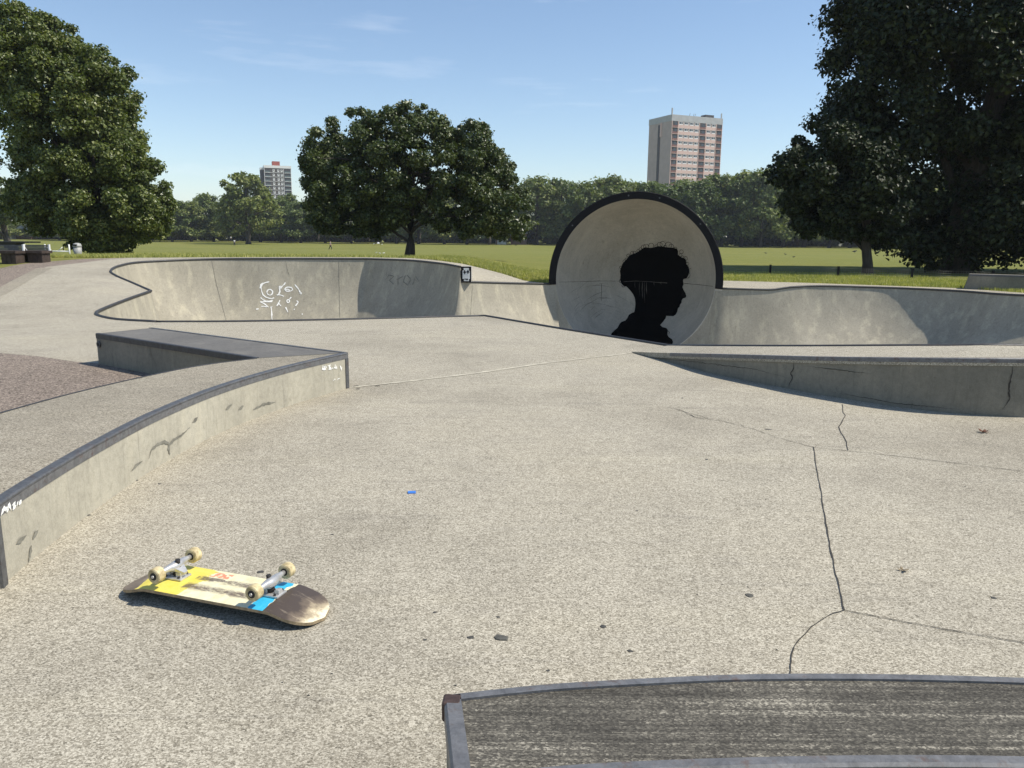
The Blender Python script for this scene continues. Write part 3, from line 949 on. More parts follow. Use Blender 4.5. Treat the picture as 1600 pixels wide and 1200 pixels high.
# return block with a dark worn top
RT = [PZ(543, 551.5, HT), PZ(238, 512.5, HT), PZ(150, 521.5, HT), PZ(400, 560, HT)]
m = MB()
sh = .004
m.prism([(p.x, p.y) for p in [RT[0] + Vector((-.012, .012, 0)), RT[1], RT[2], RT[3] + Vector((.02, .02, 0))]], -.05, HT + .002, 0, 1)
child(m.build('return_block', [M_LEDGE2, M_DARKTOP], led))
back = resample([RT[1], RT[0]], .3)
angle_strip(back, .04, .05, -1, HT + .001, 'steel_edge', M_STEEL, led, .006)
angle_strip(resample([RT[2], RT[3]], .3), .03, .05, 1, HT + .001, 'steel_edge', M_COPING, led, .006)
t = (RT[3] - RT[2]); t.z = 0; t.normalize(); n = Vector((t.y, -t.x, 0))
c = RT[2] + t * .05 + n * .004
m = MB(); m.tube([(c.x, c.y, HT - .11), (c.x + n.x * .01, c.y + n.y * .01, HT - .11)], .036, 14)
child(m.build('drain_cap', M_STEEL, led))
m = MB(); m.tube([(c.x + n.x * .01, c.y + n.y * .01, HT - .11), (c.x + n.x * .014, c.y + n.y * .014, HT - .11)], .02, 12)
child(m.build('drain_hole', M_CRACK, led))
angle_strip(bkd, .02, .05, 1, HT, 'back_edge', M_COPING, led, .004)
# scribbles and stains on the front face
BV_LED = BVHTree.FromPolygons([p for a in frd for p in (Vector((a.x, a.y, 0)), Vector((a.x, a.y, HT)))], [(2 * i, 2 * i + 2, 2 * i + 3, 2 * i + 1) for i in range(len(frd) - 1)])
def facemark(name, lists, width, mat, bvh, par, jit=.3, off=.004):
    for l_ in lists:
        m = MB(); ribbon(m, bvh, l_, width, off, jit, 3, True)
        if m.v: child(m.build(name, mat, par))
def z6(X, Y): return (480 + X / 8, 540 + Y / 8)
facemark('white_tag', [[z6(*q) for q in l_] for l_ in [[(195, 240), (185, 290), (225, 295), (215, 240), (235, 280)], [(250, 255), (285, 240), (270, 265), (300, 290), (255, 295)], [(310, 275), (320, 290)], [(345, 235), (340, 290)], [(330, 270), (365, 285)], [(360, 250), (368, 288)], [(405, 245), (425, 300), (430, 270)], [(200, 265), (240, 270)]]], .02, M_CHALK, BV_LED, led)
facemark('white_tag', [[z6(*q) for q in l_] for l_ in [[(320, 440), (345, 415), (350, 430)], [(370, 430), (385, 415), (405, 408)]]], .012, M_CHALK, BV_LED, led)
facemark('white_tag', [[(0, 806), (5, 792), (8, 800)], [(2, 798), (12, 793)], [(9, 801), (13, 788), (16, 797)], [(17, 790), (22, 785), (19, 795), (24, 789)], [(25, 790), (27, 783)], [(28, 789), (32, 781)]], .016, M_CHALK, BV_LED, led)
facemark('grey_stain', [[(232, 716), (236, 702), (246, 694), (256, 690), (264, 694), (270, 688), (282, 680), (296, 668)], [(262, 694), (265, 710)], [(205, 735), (214, 726), (222, 720)], [(352, 640), (362, 632)], [(372, 640), (380, 634)], [(50, 842), (58, 828)], [(44, 878), (48, 852)], [(24, 850), (40, 836)], [(395, 640), (410, 632), (430, 628)], [(300, 660), (308, 652)]], .022, M_STAIN, BV_LED, led, .8)

# ------------------------------------------------------------------ right wedge ledge
tn = [((988, 549.5), .0), ((1050, 551.5), .10), ((1120, 553.2), .205), ((1230, 556.2), .30), ((1300, 557.8), .35), ((1450, 559.4), .433), ((1600, 560.3), .47)]
NE = [PZ(a[0], a[1], z + .012) for a, z in tn]
e = NE[-1]
NE += [e + Vector((1.3, -.1, .01)), e + Vector((3.4, -.5, .02))]
FE = [rimP[-1]] * 0
fe_src = [Vector((8.3, 6.6, .48))] + [p for p, r in NEARR]
fe = catmull(list(reversed(fe_src)), 8)               # from the tip to the right
ne = catmull(NE, 8)
def param(P, n):
    L_ = [0]
    for a, b in zip(P[:-1], P[1:]): L_.append(L_[-1] + (b - a).length)
    out = []
    for k in range(n):
        s = L_[-1] * k / (n - 1); i = 0
        while i < len(P) - 2 and L_[i + 1] < s: i += 1
        out.append(P[i].lerp(P[i + 1], (s - L_[i]) / max(1e-9, L_[i + 1] - L_[i])))
    return out
ne, fe = param(ne, 60), param(fe, 60)
wed = empty('wedge_ledge', (ne[30].x, ne[30].y, 0), 0, 'rising curved concrete ledge with shaded cracked face on the right side', 'ledge')
CAP = .06
m = MB(); vs, fs = [], []
for a, b in zip(ne, fe):
    d = (a - b); d.z = 0; d.normalize()
    th = min(CAP, max(.004, a.z - .006))
    vs += [a + d * .012, Vector((b.x, b.y, b.z + .012)), Vector((b.x, b.y, b.z - .05)), Vector((a.x, a.y, a.z - th)) + d * .012]
for i in range(59):
    for c in range(4):
        d = (c + 1) % 4
        fs.append((i * 4 + c, i * 4 + d, i * 4 + 4 + d, i * 4 + 4 + c))
fs += [(0, 1, 2, 3), (239, 238, 237, 236)]
m.add(vs, fs)
child(m.build('ledge_top', M_PLAZA, wed))
m = MB(); vs, fs = [], []
for a, b in zip(ne, fe):
    th = min(CAP, max(.004, a.z - .006))
    vs += [Vector((a.x, a.y, a.z - th + .003)), Vector((a.x, a.y, -.05)), Vector((b.x, b.y, -.05)), Vector((b.x, b.y, b.z - .05))]
for i in range(59):
    for c in range(4):
        d = (c + 1) % 4
        fs.append((i * 4 + c, i * 4 + d, i * 4 + 4 + d, i * 4 + 4 + c))
m.add(vs, fs)
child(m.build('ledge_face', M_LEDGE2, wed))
angle_strip([a + (a - b).normalized() * .012 for a, b in zip(ne, fe)][6:], .03, .035, 1, None, 'steel_edge', M_STEEL2, wed, .003)
BV_WED = BVHTree.FromPolygons([p for a in ne for p in (Vector((a.x, a.y, 0)), a)], [(2 * i, 2 * i + 2, 2 * i + 3, 2 * i + 1) for i in range(59)])
facemark('crack', [[(1240, 566), (1240, 576), (1236, 582), (1238, 590), (1233, 604)]], .011, M_CRACK, BV_WED, wed, .8)
facemark('crack', [[(1582, 571), (1580, 590), (1576, 605), (1577, 625), (1566, 640)]], .011, M_CRACK, BV_WED, wed, .8)
facemark('dark_streak', [[(1010, 558), (1100, 567), (1180, 577), (1230, 590)], [(1300, 612), (1400, 630), (1500, 640)], [(1260, 572), (1330, 580), (1360, 584)]], .005, M_CRACK, BV_WED, wed, 1.5)

# ------------------------------------------------------------------ near ledge bottom right
HN = .36
fa = catmull([PZ(x, y, HN) for x, y in [(697, 1089.5), (800, 1078), (900, 1069.5), (1100, 1059), (1240, 1056), (1400, 1057), (1600, 1062.5), (1800, 1072)]], 8)
nb = catmull([PZ(x, y, HN) for x, y in [(712, 1232), (830, 1217), (960, 1207), (1130, 1200), (1300, 1196), (1450, 1195), (1600, 1197), (1800, 1204)]], 8)
nl = empty('near_ledge', (fa[20].x, fa[20].y, 0), 0, 'dark worn narrow ledge with rusty steel edges at the bottom right', 'ledge')
m = MB()
m.prism([(p.x, p.y) for p in fa] + [(p.x, p.y) for p in reversed(nb)], -.02, HN, 0, 1)
child(m.build('ledge_body', [M_LEDGE2, M_WORN], nl))
angle_strip(fa, .022, .05, -1, HN, 'steel_edge', M_STEEL2, nl, .006)
angle_strip(nb, .022, .05, 1, HN, 'steel_edge', M_STEEL2, nl, .006)
angle_strip(resample([fa[0], nb[0]], .05), .033, .05, 1, HN, 'end_steel', M_STEEL2, nl, .006)
m = MB()
for q in (fa[0],):
    m.box((q.x + .015, q.y - .014, HN - .018), (.044, .04, .05), -.05)
child(m.build('rusty_corner', M_RUST, nl, bevel=.006))

# far ledge at the right edge of the park
fl0 = hit(1506, 451.5)
fl1 = hit(1600, 454.8)
dv = (fl1 - fl0); dv.z = 0; dv.normalize(); nn = Vector((-dv.y, dv.x, 0))
fz = fl0.z - .05
hgt = PY(1512, 428.2, fl0.y).z
far_led = empty('far_ledge', fl0, 0, 'plain grey straight ledge under the big dark tree at far right', 'ledge')
m = MB()
q0, q1 = fl0, fl0 + dv * 5.5
vs = []
for base, sl in ((q0, .1), (q1, 0)):
    for off in (0, .55):
        vs += [base + nn * off + Vector((0, 0, fz - base.z)), base + nn * off + dv * sl + Vector((0, 0, hgt - base.z))]
m.add(vs, [(0, 1, 5, 4), (2, 6, 7, 3), (1, 3, 7, 5), (0, 2, 3, 1), (4, 5, 7, 6)])
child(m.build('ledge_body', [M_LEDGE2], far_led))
angle_strip(resample([q0 + dv * .1, q1], .5), .05, .05, 1, hgt, 'steel_edge', M_STEEL, far_led, .005)

# ------------------------------------------------------------------ skateboard, lying wheels up
def deck_mat():
    t = NT('skateboard_graphic')
    x, y, z = t.xyz()
    ch = t.noise(30, 6, .7, vec=t.map((1, .7, 1)))
    scr = t.noise(26, 7, .8, vec=t.map((1.0, 2.2, 1), (1, 0, 0), (0, 0, .5)), dist=.5)
    col = t.ramp(ch, [(.3, (.66, .58, .34)), (.7, (.86, .80, .56))])
    # yellow print near the left truck
    wob = t.math('MULTIPLY', t.math('SUBTRACT', t.noise(9, 4, .6), .5), .3)
    xw = t.math('ADD', x, wob)
    yel = t.math('MULTIPLY', t.math('LESS_THAN', xw, -.11), t.math('GREATER_THAN', xw, -.3))
    col = t.mix(col, t.ramp(scr, [(.4, (.7, .58, .05)), (.6, (.76, .64, .1)), (.68, (.3, .24, .1))]), t.math('MULTIPLY', yel, .92))
    # dark rail-slide scratches over the middle
    mid = t.math('MULTIPLY', t.math('GREATER_THAN', x, -.13), t.math('LESS_THAN', x, .15))
    ctr = t.math('SUBTRACT', 1.0, t.math('MULTIPLY', t.math('ABSOLUTE', t.math('SUBTRACT', t.math('ABSOLUTE', t.math('ADD', y, .008)), .032)), 38), clamp=True)
    sk = t.ramp(t.math('ADD', scr, t.math('MULTIPLY', ctr, .12)), [(.46, 0), (.62, .9)])
    col = t.mix(col, (.11, .075, .06), t.math('MULTIPLY', sk, t.math('MULTIPLY', mid, t.math('MULTIPLY', ctr, 1.6, clamp=True))))
    # red squiggle
    rd = t.math('MULTIPLY', t.math('MULTIPLY', t.math('GREATER_THAN', x, -.1), t.math('LESS_THAN', x, -.02)), t.math('MULTIPLY', t.math('GREATER_THAN', y, .045), t.math('LESS_THAN', y, .085)))
    col = t.mix(col, (.75, .2, .1), t.math('MULTIPLY', rd, t.ramp(t.noise(40, 3, .6), [(.5, 0), (.56, .9)])))
    # cyan stripe by the right truck
    xc = t.math('ADD', t.math('ADD', x, t.math('MULTIPLY', wob, .25)), t.math('MULTIPLY', y, .1))
    cy = t.math('MULTIPLY', t.math('GREATER_THAN', xc, .175), t.math('LESS_THAN', xc, .228))
    col = t.mix(col, t.ramp(ch, [(.3, (.02, .36, .58)), (.7, (.06, .48, .70))]), cy)
    # worn tail and nose
    tl = t.math('GREATER_THAN', t.math('ADD', x, t.math('MULTIPLY', wob, .15)), .235)
    wear = t.math('ADD', t.math('MULTIPLY', t.noise(6, 6, .7, dist=.5), .9), t.math('MULTIPLY', t.math('SUBTRACT', x, .325), 5.5))
    tailc = t.ramp(wear, [(.42, (.07, .052, .04)), (.58, (.17, .13, .09)), (.7, (.45, .37, .24)), (.78, (.78, .7, .5))])
    gr = t.noise(16, 6, .75, vec=t.map((.5, 5, 1), (2, 1, 0), (0, 0, .5)))
    tailc = t.mix(tailc, (.42, .35, .25), t.ramp(gr, [(.56, 0), (.66, .55)]))
    col = t.mix(col, tailc, tl)
    ns = t.math('LESS_THAN', t.math('ADD', x, t.math('MULTIPLY', wob, .3)), -.292)
    nosec = t.ramp(t.noise(9, 6, .7), [(.35, (.07, .055, .045)), (.6, (.22, .17, .13)), (.72, (.5, .42, .33))])
    col = t.mix(col, nosec, ns)
    col = t.mix(col, (.09, .07, .05), t.ramp(scr, [(.63, 0), (.7, .5)]))
    t.col(col).set(roughness=.45)
    return t.mat
M_DECK = deck_mat()
M_PLY = plain('plywood_edge', (.3, .23, .14), .7, 0, .4, 60)
M_GRIP = plain('black_grip_tape', (.015, .015, .015), .95)
def urethane():
    t = NT('worn_urethane')
    n = t.noise(45, 5, .7)
    t.col(t.ramp(n, [(.35, (.3, .23, .11)), (.55, (.58, .48, .27)), (.75, (.7, .6, .38))])).set(roughness=.55)
    return t.mat
M_WHEEL = urethane()
M_ALU = plain('cast_aluminium', (.56, .55, .53), .38, .6, .2, 30)
M_BUSH = plain('dark_rubber', (.025, .023, .022), .7)
SP0 = PZ(207, 907, .02); SP1 = PZ(507, 962, .02)
sdv = SP1 - SP0; sang = math.atan2(sdv.y, sdv.x)
print('board len', sdv.length)
SL = sdv.length
ks = SL / .80
sk = empty('skateboard', ((SP0.x + SP1.x) / 2, (SP0.y + SP1.y) / 2, 0), sang, 'worn skateboard lying wheels up with yellow and blue underside on the plaza', 'skateboard')
sk.scale = (ks, ks, ks)
# deck outline and bend
def dz(x):
    a = abs(x)
    lift = .052
    if a < .245: return lift
    t = (a - .245)
    return lift - (.05 * min(1, t / .155) ** 1.35) - (0.0 if x > 0 else .0)
def hw(x):
    a = abs(x); r_ = .4
    if a < .29: return .103
    q = min(1.0, (a - .29) / .11)
    return .103 * math.sqrt(max(0, 1 - q ** 2.3))
NX, NYY = 60, 10
V, Fq = [], []
xs = [-.4 + .8 * i / NX for i in range(NX + 1)]
for s_ in (1, 0):
    for x in xs:
        h_ = max(hw(x), .004)
        for j in range(NYY + 1):
            y = -h_ + 2 * h_ * j / NYY
            z = dz(x) - .006 * (abs(y) / .103) ** 2 * (1 if abs(x) < .3 else max(0, 1 - (abs(x) - .3) / .1)) - (0 if s_ else .0105)
            V.append((x, y, z + .011))
NVL = (NX + 1) * (NYY + 1)
for i in range(NX):
    for j in range(NYY):
        a = i * (NYY + 1) + j
        Fq.append((a, a + NYY + 1, a + NYY + 2, a + 1))
top_n = len(Fq)
for i in range(NX):
    for j in range(NYY):
        a = NVL + i * (NYY + 1) + j
        Fq.append((a + 1, a + NYY + 2, a + NYY + 1, a))
bot_n = len(Fq)
for i in range(NX):
    for j in (0, NYY):
        a = i * (NYY + 1) + j; b = a + NYY + 1
        Fq.append((a, b, b + NVL, a + NVL) if j == NYY else (b, a, a + NVL, b + NVL))
for j in range(NYY):
    for i in (0, NX):
        a = i * (NYY + 1) + j
        Fq.append((a, a + 1, a + 1 + NVL, a + NVL))
me = npmesh('deck', V, Fq, True)
mi = [0] * top_n + [1] * (bot_n - top_n) + [2] * (len(Fq) - bot_n)
for mt in (M_DECK, M_GRIP, M_PLY): me.materials.append(mt)
me.polygons.foreach_set('material_index', mi)
dk = link('deck', me, None, sk)
md = dk.modifiers.new('split', 'EDGE_SPLIT'); md.split_angle = R(50)
def truck(xc, flip):
    tr = bpy.data.objects.new('truck', None); COL.objects.link(tr); tr.parent = sk; tr.location = (xc, 0, .063)
    m = MB(); m.box((0, 0, .004), (.082, .056, .008)); m.box((.02 * flip, 0, .016), (.022, .03, .018)); m.box((-.028 * flip, 0, .015), (.02, .026, .016), 0, 0, 0, .7)
    m.build('baseplate', M_ALU, tr, bevel=.002)
    m = MB(); m.tube([(-.002 * flip, 0, .01), (.006 * flip, 0, .026)], .0125, 12); m.tube([(.006 * flip, 0, .03), (.009 * flip, 0, .044)], .0115, 12)
    m.build('bushing', M_BUSH, tr)
    m = MB()
    # hanger: thick in the middle, tapering out to the wheels
    secs = [(-.072, .008), (-.055, .0095), (-.034, .012), (-.018, .017), (0, .019), (.018, .017), (.034, .012), (.055, .0095), (.072, .008)]
    m.tube([(0, y, .047 + (.0 if abs(y) > .03 else -.004)) for y, r_ in secs], [r_ for y, r_ in secs], 12)
    m.add([(-.012, -.03, .042), (-.012, .03, .042), (.04 * flip, .008, .018), (.04 * flip, -.008, .018), (-.0, -.03, .054), (0, .03, .054), (.042 * flip, .008, .026), (.042 * flip, -.008, .026)], [(0, 1, 2, 3), (4, 7, 6, 5), (0, 4, 5, 1), (1, 5, 6, 2), (2, 6, 7, 3), (3, 7, 4, 0)])
    m.build('hanger', M_ALU, tr)
    m = MB(); m.tube([(0, -.108, .047), (0, .108, .047)], .0042, 8); m.build('axle', M_STEEL, tr)
    m = MB(); m.tube([(.008 * flip, 0, .05), (.01 * flip, 0, .068)], .0085, 6); m.build('kingpin_nut', M_BUSH, tr)
    for sx in (-.027, .027):
        for sy in (-.021, .021):
            m = MB(); m.tube([(sx, sy, .008), (sx, sy, .0135)], .0045, 6); m.build('bolt', M_BUSH, tr)
    for sgn_ in (-1, 1):
        wy = sgn_ * .090
        m = MB()
        prof = [(-.0155, .013), (-.017, .0215), (-.0145, .0256), (-.0115, .0266), (.0115, .0266), (.0145, .0256), (.017, .0215), (.0155, .013)]
        m.tube([(0, wy + a, .047) for a, r_ in prof], [r_ for a, r_ in prof], 24)
        wh = m.build('wheel', M_WHEEL, tr); es = wh.modifiers.new('split', 'EDGE_SPLIT'); es.split_angle = R(32)
        m = MB(); m.tube([(0, wy + sgn_ * .0145, .047), (0, wy + sgn_ * .0172, .047)], .0135, 16); m.build('bearing', M_BUSH, tr)
        m = MB(); m.tube([(0, wy - sgn_ * .0145, .047), (0, wy - sgn_ * .0172, .047)], .0135, 16); m.build('bearing', M_BUSH, tr)
        m = MB(); m.tube([(0, wy + sgn_ * .017, .047), (0, wy + sgn_ * .022, .047)], .0055, 6); m.build('axle_nut', M_ALU, tr)
    return tr
truck(-.198, 1); truck(.198, -1)

# ------------------------------------------------------------------ litter on the plaza
M_STONE = plain('dark_slate_chip', (.06, .058, .052), .8, 0, .3, 50)
M_STONE2 = plain('grey_slate_chip', (.085, .082, .07), .8, 0, .3, 50)
M_RED = plain('dead_leaf', (.13, .055, .03), .85, 0, .4, 30)
M_TAN = plain('tan_dead_leaf', (.26, .2, .12), .85, 0, .3, 30)
M_BLUE = plain('blue_plastic', (.05, .2, .62), .4)
def chip(px, py, wpx, label, mat=M_STONE, elong=1.8, name='stone_chip', cat='stone', group='stone chips on the plaza', th=.16):
    p = hit(px, py)
    s = wpx / F * (p - CAMP).length / 2
    n = 7
    ang0 = random.uniform(-.5, .5)
    out = []
    for k in range(n):
        a = 2 * math.pi * k / n
        r_ = random.uniform(.5, 1.15)
        x = s * r_ * math.cos(a); y = s * r_ * math.sin(a) * (1.5 / elong)
        out.append((x * math.cos(ang0) - y * math.sin(ang0), x * math.sin(ang0) + y * math.cos(ang0)))
    h_ = min(.02, s * th)
    m = MB()
    vs = [(x, y, 0) for x, y in out] + [(x * .86, y * .86, h_ * random.uniform(.6, 1)) for x, y in out] + [(0, 0, h_)]
    fs = [(k, (k + 1) % n, n + (k + 1) % n, n + k) for k in range(n)] + [(n + k, n + (k + 1) % n, 2 * n) for k in range(n)]
    m.add(vs, fs)
    o = m.build(name, mat, None, (p.x, p.y, gz(p.x, p.y)))
    return tag(o, label, cat, group)
for a in [(781, 997, 26, 'largest dark angular stone chip, low in the middle of the plaza', M_STONE2, 1.6),
          (1172, 931, 17, 'flat grey angular stone chip left of the long saw cut', M_STONE2, 1.7),
          (943, 979, 15, 'ragged dark stone chip right of the largest chip', M_STONE),
          (736, 996, 14, 'thin dark chip just left of the largest chip', M_STONE, 2.2),
          (679, 957, 9, 'small dark chip between skateboard tail and largest chip', M_STONE),
          (664, 1000, 9, 'small black chip farthest left in front of the largest chip', M_STONE, 2.2),
          (778, 964, 8, 'tiny dark chip straight above the largest chip', M_STONE),
          (985, 1018, 13, 'thin dark chip nearest the bottom ledge', M_STONE, 2.2),
          (856, 1048, 9, 'tiny brown chip close to the edge of the bottom ledge', M_STONE, 2.2),
          (407, 894, 14, 'dark rounded chip behind the right truck of the skateboard', M_STONE),
          (210, 751, 11, 'dark chip at the foot of the curved ledge', M_STONE),
          (249, 756, 7, 'tiny dark crumb a step out from the curved ledge', M_STONE),
          (318, 688, 8, 'dark speck by the ledge foot, farthest along its curve', M_STONE),
          (138, 805, 9, 'dark crumb against the ledge foot left above the skateboard nose', M_STONE),
          (1104, 718, 9, 'thin grey chip left of the crack corner', M_STONE2, 2.4),
          (995, 798, 7, 'tiny dark speck alone in the middle right of the plaza', M_STONE),
          (1200, 671, 11, 'grey sliver on the thin crack near the shaded ledge', M_STONE2, 2.6),
          (519, 835, 8, 'small dark sliver above the skateboard tail', M_STONE, 2.2),
          (1552, 934, 9, 'small dark chip near the right edge below the dry leaf', M_STONE),
          (1066, 622, 6, 'tiny dark crumb below the tip of the shaded ledge', M_STONE)]:
    chip(*a)
gv_, gf_ = [], []
for k in range(260):
    gx, gy = random.uniform(-2.6, 3.2), random.uniform(1.9, 7.5)
    if gx < -0.6 - (gy - 2) * .05 and gx < -1.2: continue
    s_ = random.uniform(.0025, .007); a_ = random.uniform(0, 6.28); b_ = len(gv_)
    for q in range(3): gv_.append((gx + s_ * math.cos(a_ + q * 2.1), gy + s_ * random.uniform(.5, 1) * math.sin(a_ + q * 2.1), .001))
    gv_.append((gx, gy, s_ * .5))
    gf_ += [(b_, b_ + 1, b_ + 3), (b_ + 1, b_ + 2, b_ + 3), (b_ + 2, b_, b_ + 3)]
tag(link('grit', npmesh('grit', gv_, gf_), M_STONE), 'tiny dark grit scattered over the plaza', 'grit', None, 'stuff')
def leaf_thing(px, py, wpx, mat, label, n=5):
    p = hit(px, py)
    s = wpx / F * (p - CAMP).length / 2
    m = MB()
    for k in range(n):
        a = 2 * math.pi * k / n + random.uniform(-.3, .3)
        d = Vector((math.cos(a), math.sin(a), 0)); q = Vector((-d.y, d.x, 0))
        l_ = s * random.uniform(.7, 1.1); h_ = s * random.uniform(.15, .7)
        m.add([Vector((0, 0, .004)), d * l_ * .5 + q * l_ * .28 + Vector((0, 0, h_ * .35)), d * l_ + Vector((0, 0, h_)), d * l_ * .5 - q * l_ * .28 + Vector((0, 0, h_ * .5))], [(0, 1, 2, 3)])
    m.tube([(0, 0, .005), (s * .5, -s * .5, .012)], .002, 5)
    o = m.build('fallen_leaf', mat, None, (p.x, p.y, gz(p.x, p.y)))
    return tag(o, label, 'leaf', 'dry leaves on the plaza')
leaf_thing(1537, 676, 17, M_RED, 'curled reddish brown dry leaf near the shaded ledge at right', 6)
leaf_thing(1410, 892, 20, M_TAN, 'curled tan dry leaf inside the saw cut corner', 4)
leaf_thing(206, 580.5, 8, M_TAN, 'pale scrap of leaf on the pink asphalt by the return block', 4)
p = hit(643.5, 770); s = 12 / F * (p - CAMP).length
m = MB(); m.box((0, 0, .003), (s, s * .75, .006), .1)
tag(m.build('plastic_scrap', M_BLUE, None, (p.x, p.y, gz(p.x, p.y))), 'small bright blue rectangular plastic scrap on the plaza', 'litter')

# ------------------------------------------------------------------ trees
def leafcloud(C, rad, N, size, flat=.75, up=.5):
    """N leaf blades spread over clumps with centres C and radii rad; returns verts, quads"""
    C = np.asarray(C); rad = np.asarray(rad)
    wgt = rad ** 2; wgt = wgt / wgt.sum()
    ci = rng.choice(len(C), N, p=wgt)
    d = rng.normal(size=(N, 3)); d /= np.linalg.norm(d, axis=1)[:, None]
    r_ = rad[ci] * (rng.random(N) ** .45) * (1 + .18 * rng.normal(size=N))
    pos = C[ci] + d * r_[:, None] * np.array([1, 1, flat])
    nrm = d * .7 + np.array([0, 0, up]) + rng.normal(size=(N, 3)) * .55
    nrm /= np.linalg.norm(nrm, axis=1)[:, None]
    a = rng.normal(size=(N, 3)); a -= (a * nrm).sum(1)[:, None] * nrm; a /= np.linalg.norm(a, axis=1)[:, None]
    a += np.array([0, 0, -.35]); a /= np.linalg.norm(a, axis=1)[:, None]
    b = np.cross(nrm, a); b /= np.linalg.norm(b, axis=1)[:, None]
    s = size * np.clip(rng.lognormal(0, .32, N), .45, 1.9)[:, None]
    fold = nrm * s * .16
    V = np.stack([pos - a * s * .5, pos + b * s * .42 + fold - a * s * .08, pos + a * s * .5, pos - b * s * .42 + fold - a * s * .08], 1).reshape(-1, 3)
    Fc = np.arange(4 * N).reshape(N, 4)
    return V, Fc
def limb_mesh(base, top, r0, tips, nl, seed):
    rd = random.Random(seed)
    m = MB()
    base, top = Vector(base), Vector(top)
    P = [base.lerp(top, t) + Vector((rd.uniform(-1, 1), rd.uniform(-1, 1), 0)) * r0 * .35 * (0 < t < 1) for t in (0, .12, .3, .5, .75, 1)]
    m.tube(P, [r0 * 1.35, r0 * 1.02, r0 * .92, r0 * .8, r0 * .55, r0 * .2], 10)
    for k in range(nl):
        tip = Vector(tips[rd.randrange(len(tips))])
        t = rd.uniform(.22, .85)
        i = t * 5; a = P[int(i)].lerp(P[min(5, int(i) + 1)], i - int(i))
        mid = a.lerp(tip, .5) + Vector((rd.uniform(-.1, .1), rd.uniform(-.1, .1), .12)) * (tip - a).length
        r1 = r0 * .42 * (1 - t * .5)
        Q = catmull([a, mid, tip], 4)
        m.tube(Q, [r1 * (1 - .85 * j / (len(Q) - 1)) for j in range(len(Q))], 6)
        for _ in range(2):
            t2 = Vector(tips[rd.randrange(len(tips))])
            if (t2 - mid).length < (tip - a).length * .8:
                m.tube([mid, mid.lerp(t2, .5) + Vector((0, 0, .1)), t2], [r1 * .45, r1 * .3, r1 * .08], 5)
    return m
def near_tree(outline, D, trunk_px, trunk_w, nclump, crad, N, size, mat, label, topf=.75, limbs=14, thick=1.0, seed=1, up=.5, base_in=None, extra=None, front=1.0, shift=0.0):
    rd = random.Random(seed)
    bp = hit(*trunk_px) if base_in is None else base_in
    D = bp.y if D is None else D
    base = Vector((PY(trunk_px[0], trunk_px[1], D).x, D, G(PY(trunk_px[0], trunk_px[1], D).x, D) - .1))
    xs = [o[0] for o in outline]; ys = [o[1] for o in outline]
    poly = [(PY(a, b, D).x, PY(a, b, D).z) for a, b in outline]
    X0, X1 = min(p[0] for p in poly), max(p[0] for p in poly); Z0, Z1 = min(p[1] for p in poly), max(p[1] for p in poly)
    A = np.array(poly); B = np.roll(A, -1, 0)
    def edged(x, z):
        p = np.array([x, z]); ab = B - A
        t = np.clip(((p - A) * ab).sum(1) / (ab * ab).sum(1), 0, 1)
        return float(np.sqrt((((A + ab * t[:, None]) - p) ** 2).sum(1)).min())
    Wm = 0
    cand = []
    while len(cand) < nclump:
        x, z = rd.uniform(X0, X1), rd.uniform(Z0, Z1)
        if not inpoly(x, z, poly): continue
        e = edged(x, z)
        if e < crad * .08: continue
        Wm = max(Wm, e); cand.append((x, z, e))
    C, rad = [], []
    for x, z, e in cand:
        h_ = math.sqrt(max(0, e * (2 * Wm - e))) * thick
        u = rd.uniform(-1, 1); u = math.copysign(abs(u) ** .6, u)
        r_ = min(crad * rd.uniform(.6, 1.25), e + crad * .3)
        C.append((x, D + shift + (u if u > 0 else u * front) * h_, z)); rad.append(r_)
    for q in (extra or []):
        C.append(q[:3]); rad.append(q[3])
    V, Fc = leafcloud(C, rad, N, size, up=up)
    keep = V[Fc[:, 0], 2] > base.z + .15
    Fc = Fc[keep]
    t = empty('tree', base, 0, label, 'tree')
    crown = npmesh('crown', V - np.array(base), Fc)
    link('crown', crown, mat, t)
    top = Vector((base.x + (np.mean([c[0] for c in C]) - base.x) * .4, D, Z0 + (Z1 - Z0) * topf))
    tm = limb_mesh(Vector((0, 0, 0)), top - base, trunk_w / 2, [tuple(Vector(c) - base) for c in C if c[2] > base.z + 1.2], limbs, seed)
    tm.build('trunk', M_BARK, t)
    return t
near_tree([(0, 30), (20, 14), (50, 12), (78, 24), (105, 37), (117, 62), (140, 77), (170, 72), (195, 107), (211, 127), (208, 165), (203, 195), (222, 222), (238, 247), (248, 277), (263, 312), (260, 340), (245, 374), (228, 378), (208, 372), (196, 397), (122, 399), (108, 370), (42, 364), (24, 300), (46, 248), (44, 200), (12, 150), (-8, 90)],
          37, (156, 401), .75, 640, .5, 230000, .118, M_LEAF_A, 'tall broad leafy tree at left with crown reaching the grass', .85, 18, .9, 3)
near_tree([(-260, 90), (-160, 10), (-60, 30), (-5, 112), (26, 172), (34, 238), (20, 262), (38, 290), (28, 326), (6, 336), (-160, 350), (-280, 260)],
          43, (-95, 402), .7, 110, .75, 24000, .2, M_LEAF_A, 'dark leafy tree cut off by the left edge of the frame', .8, 12, .8, 4)
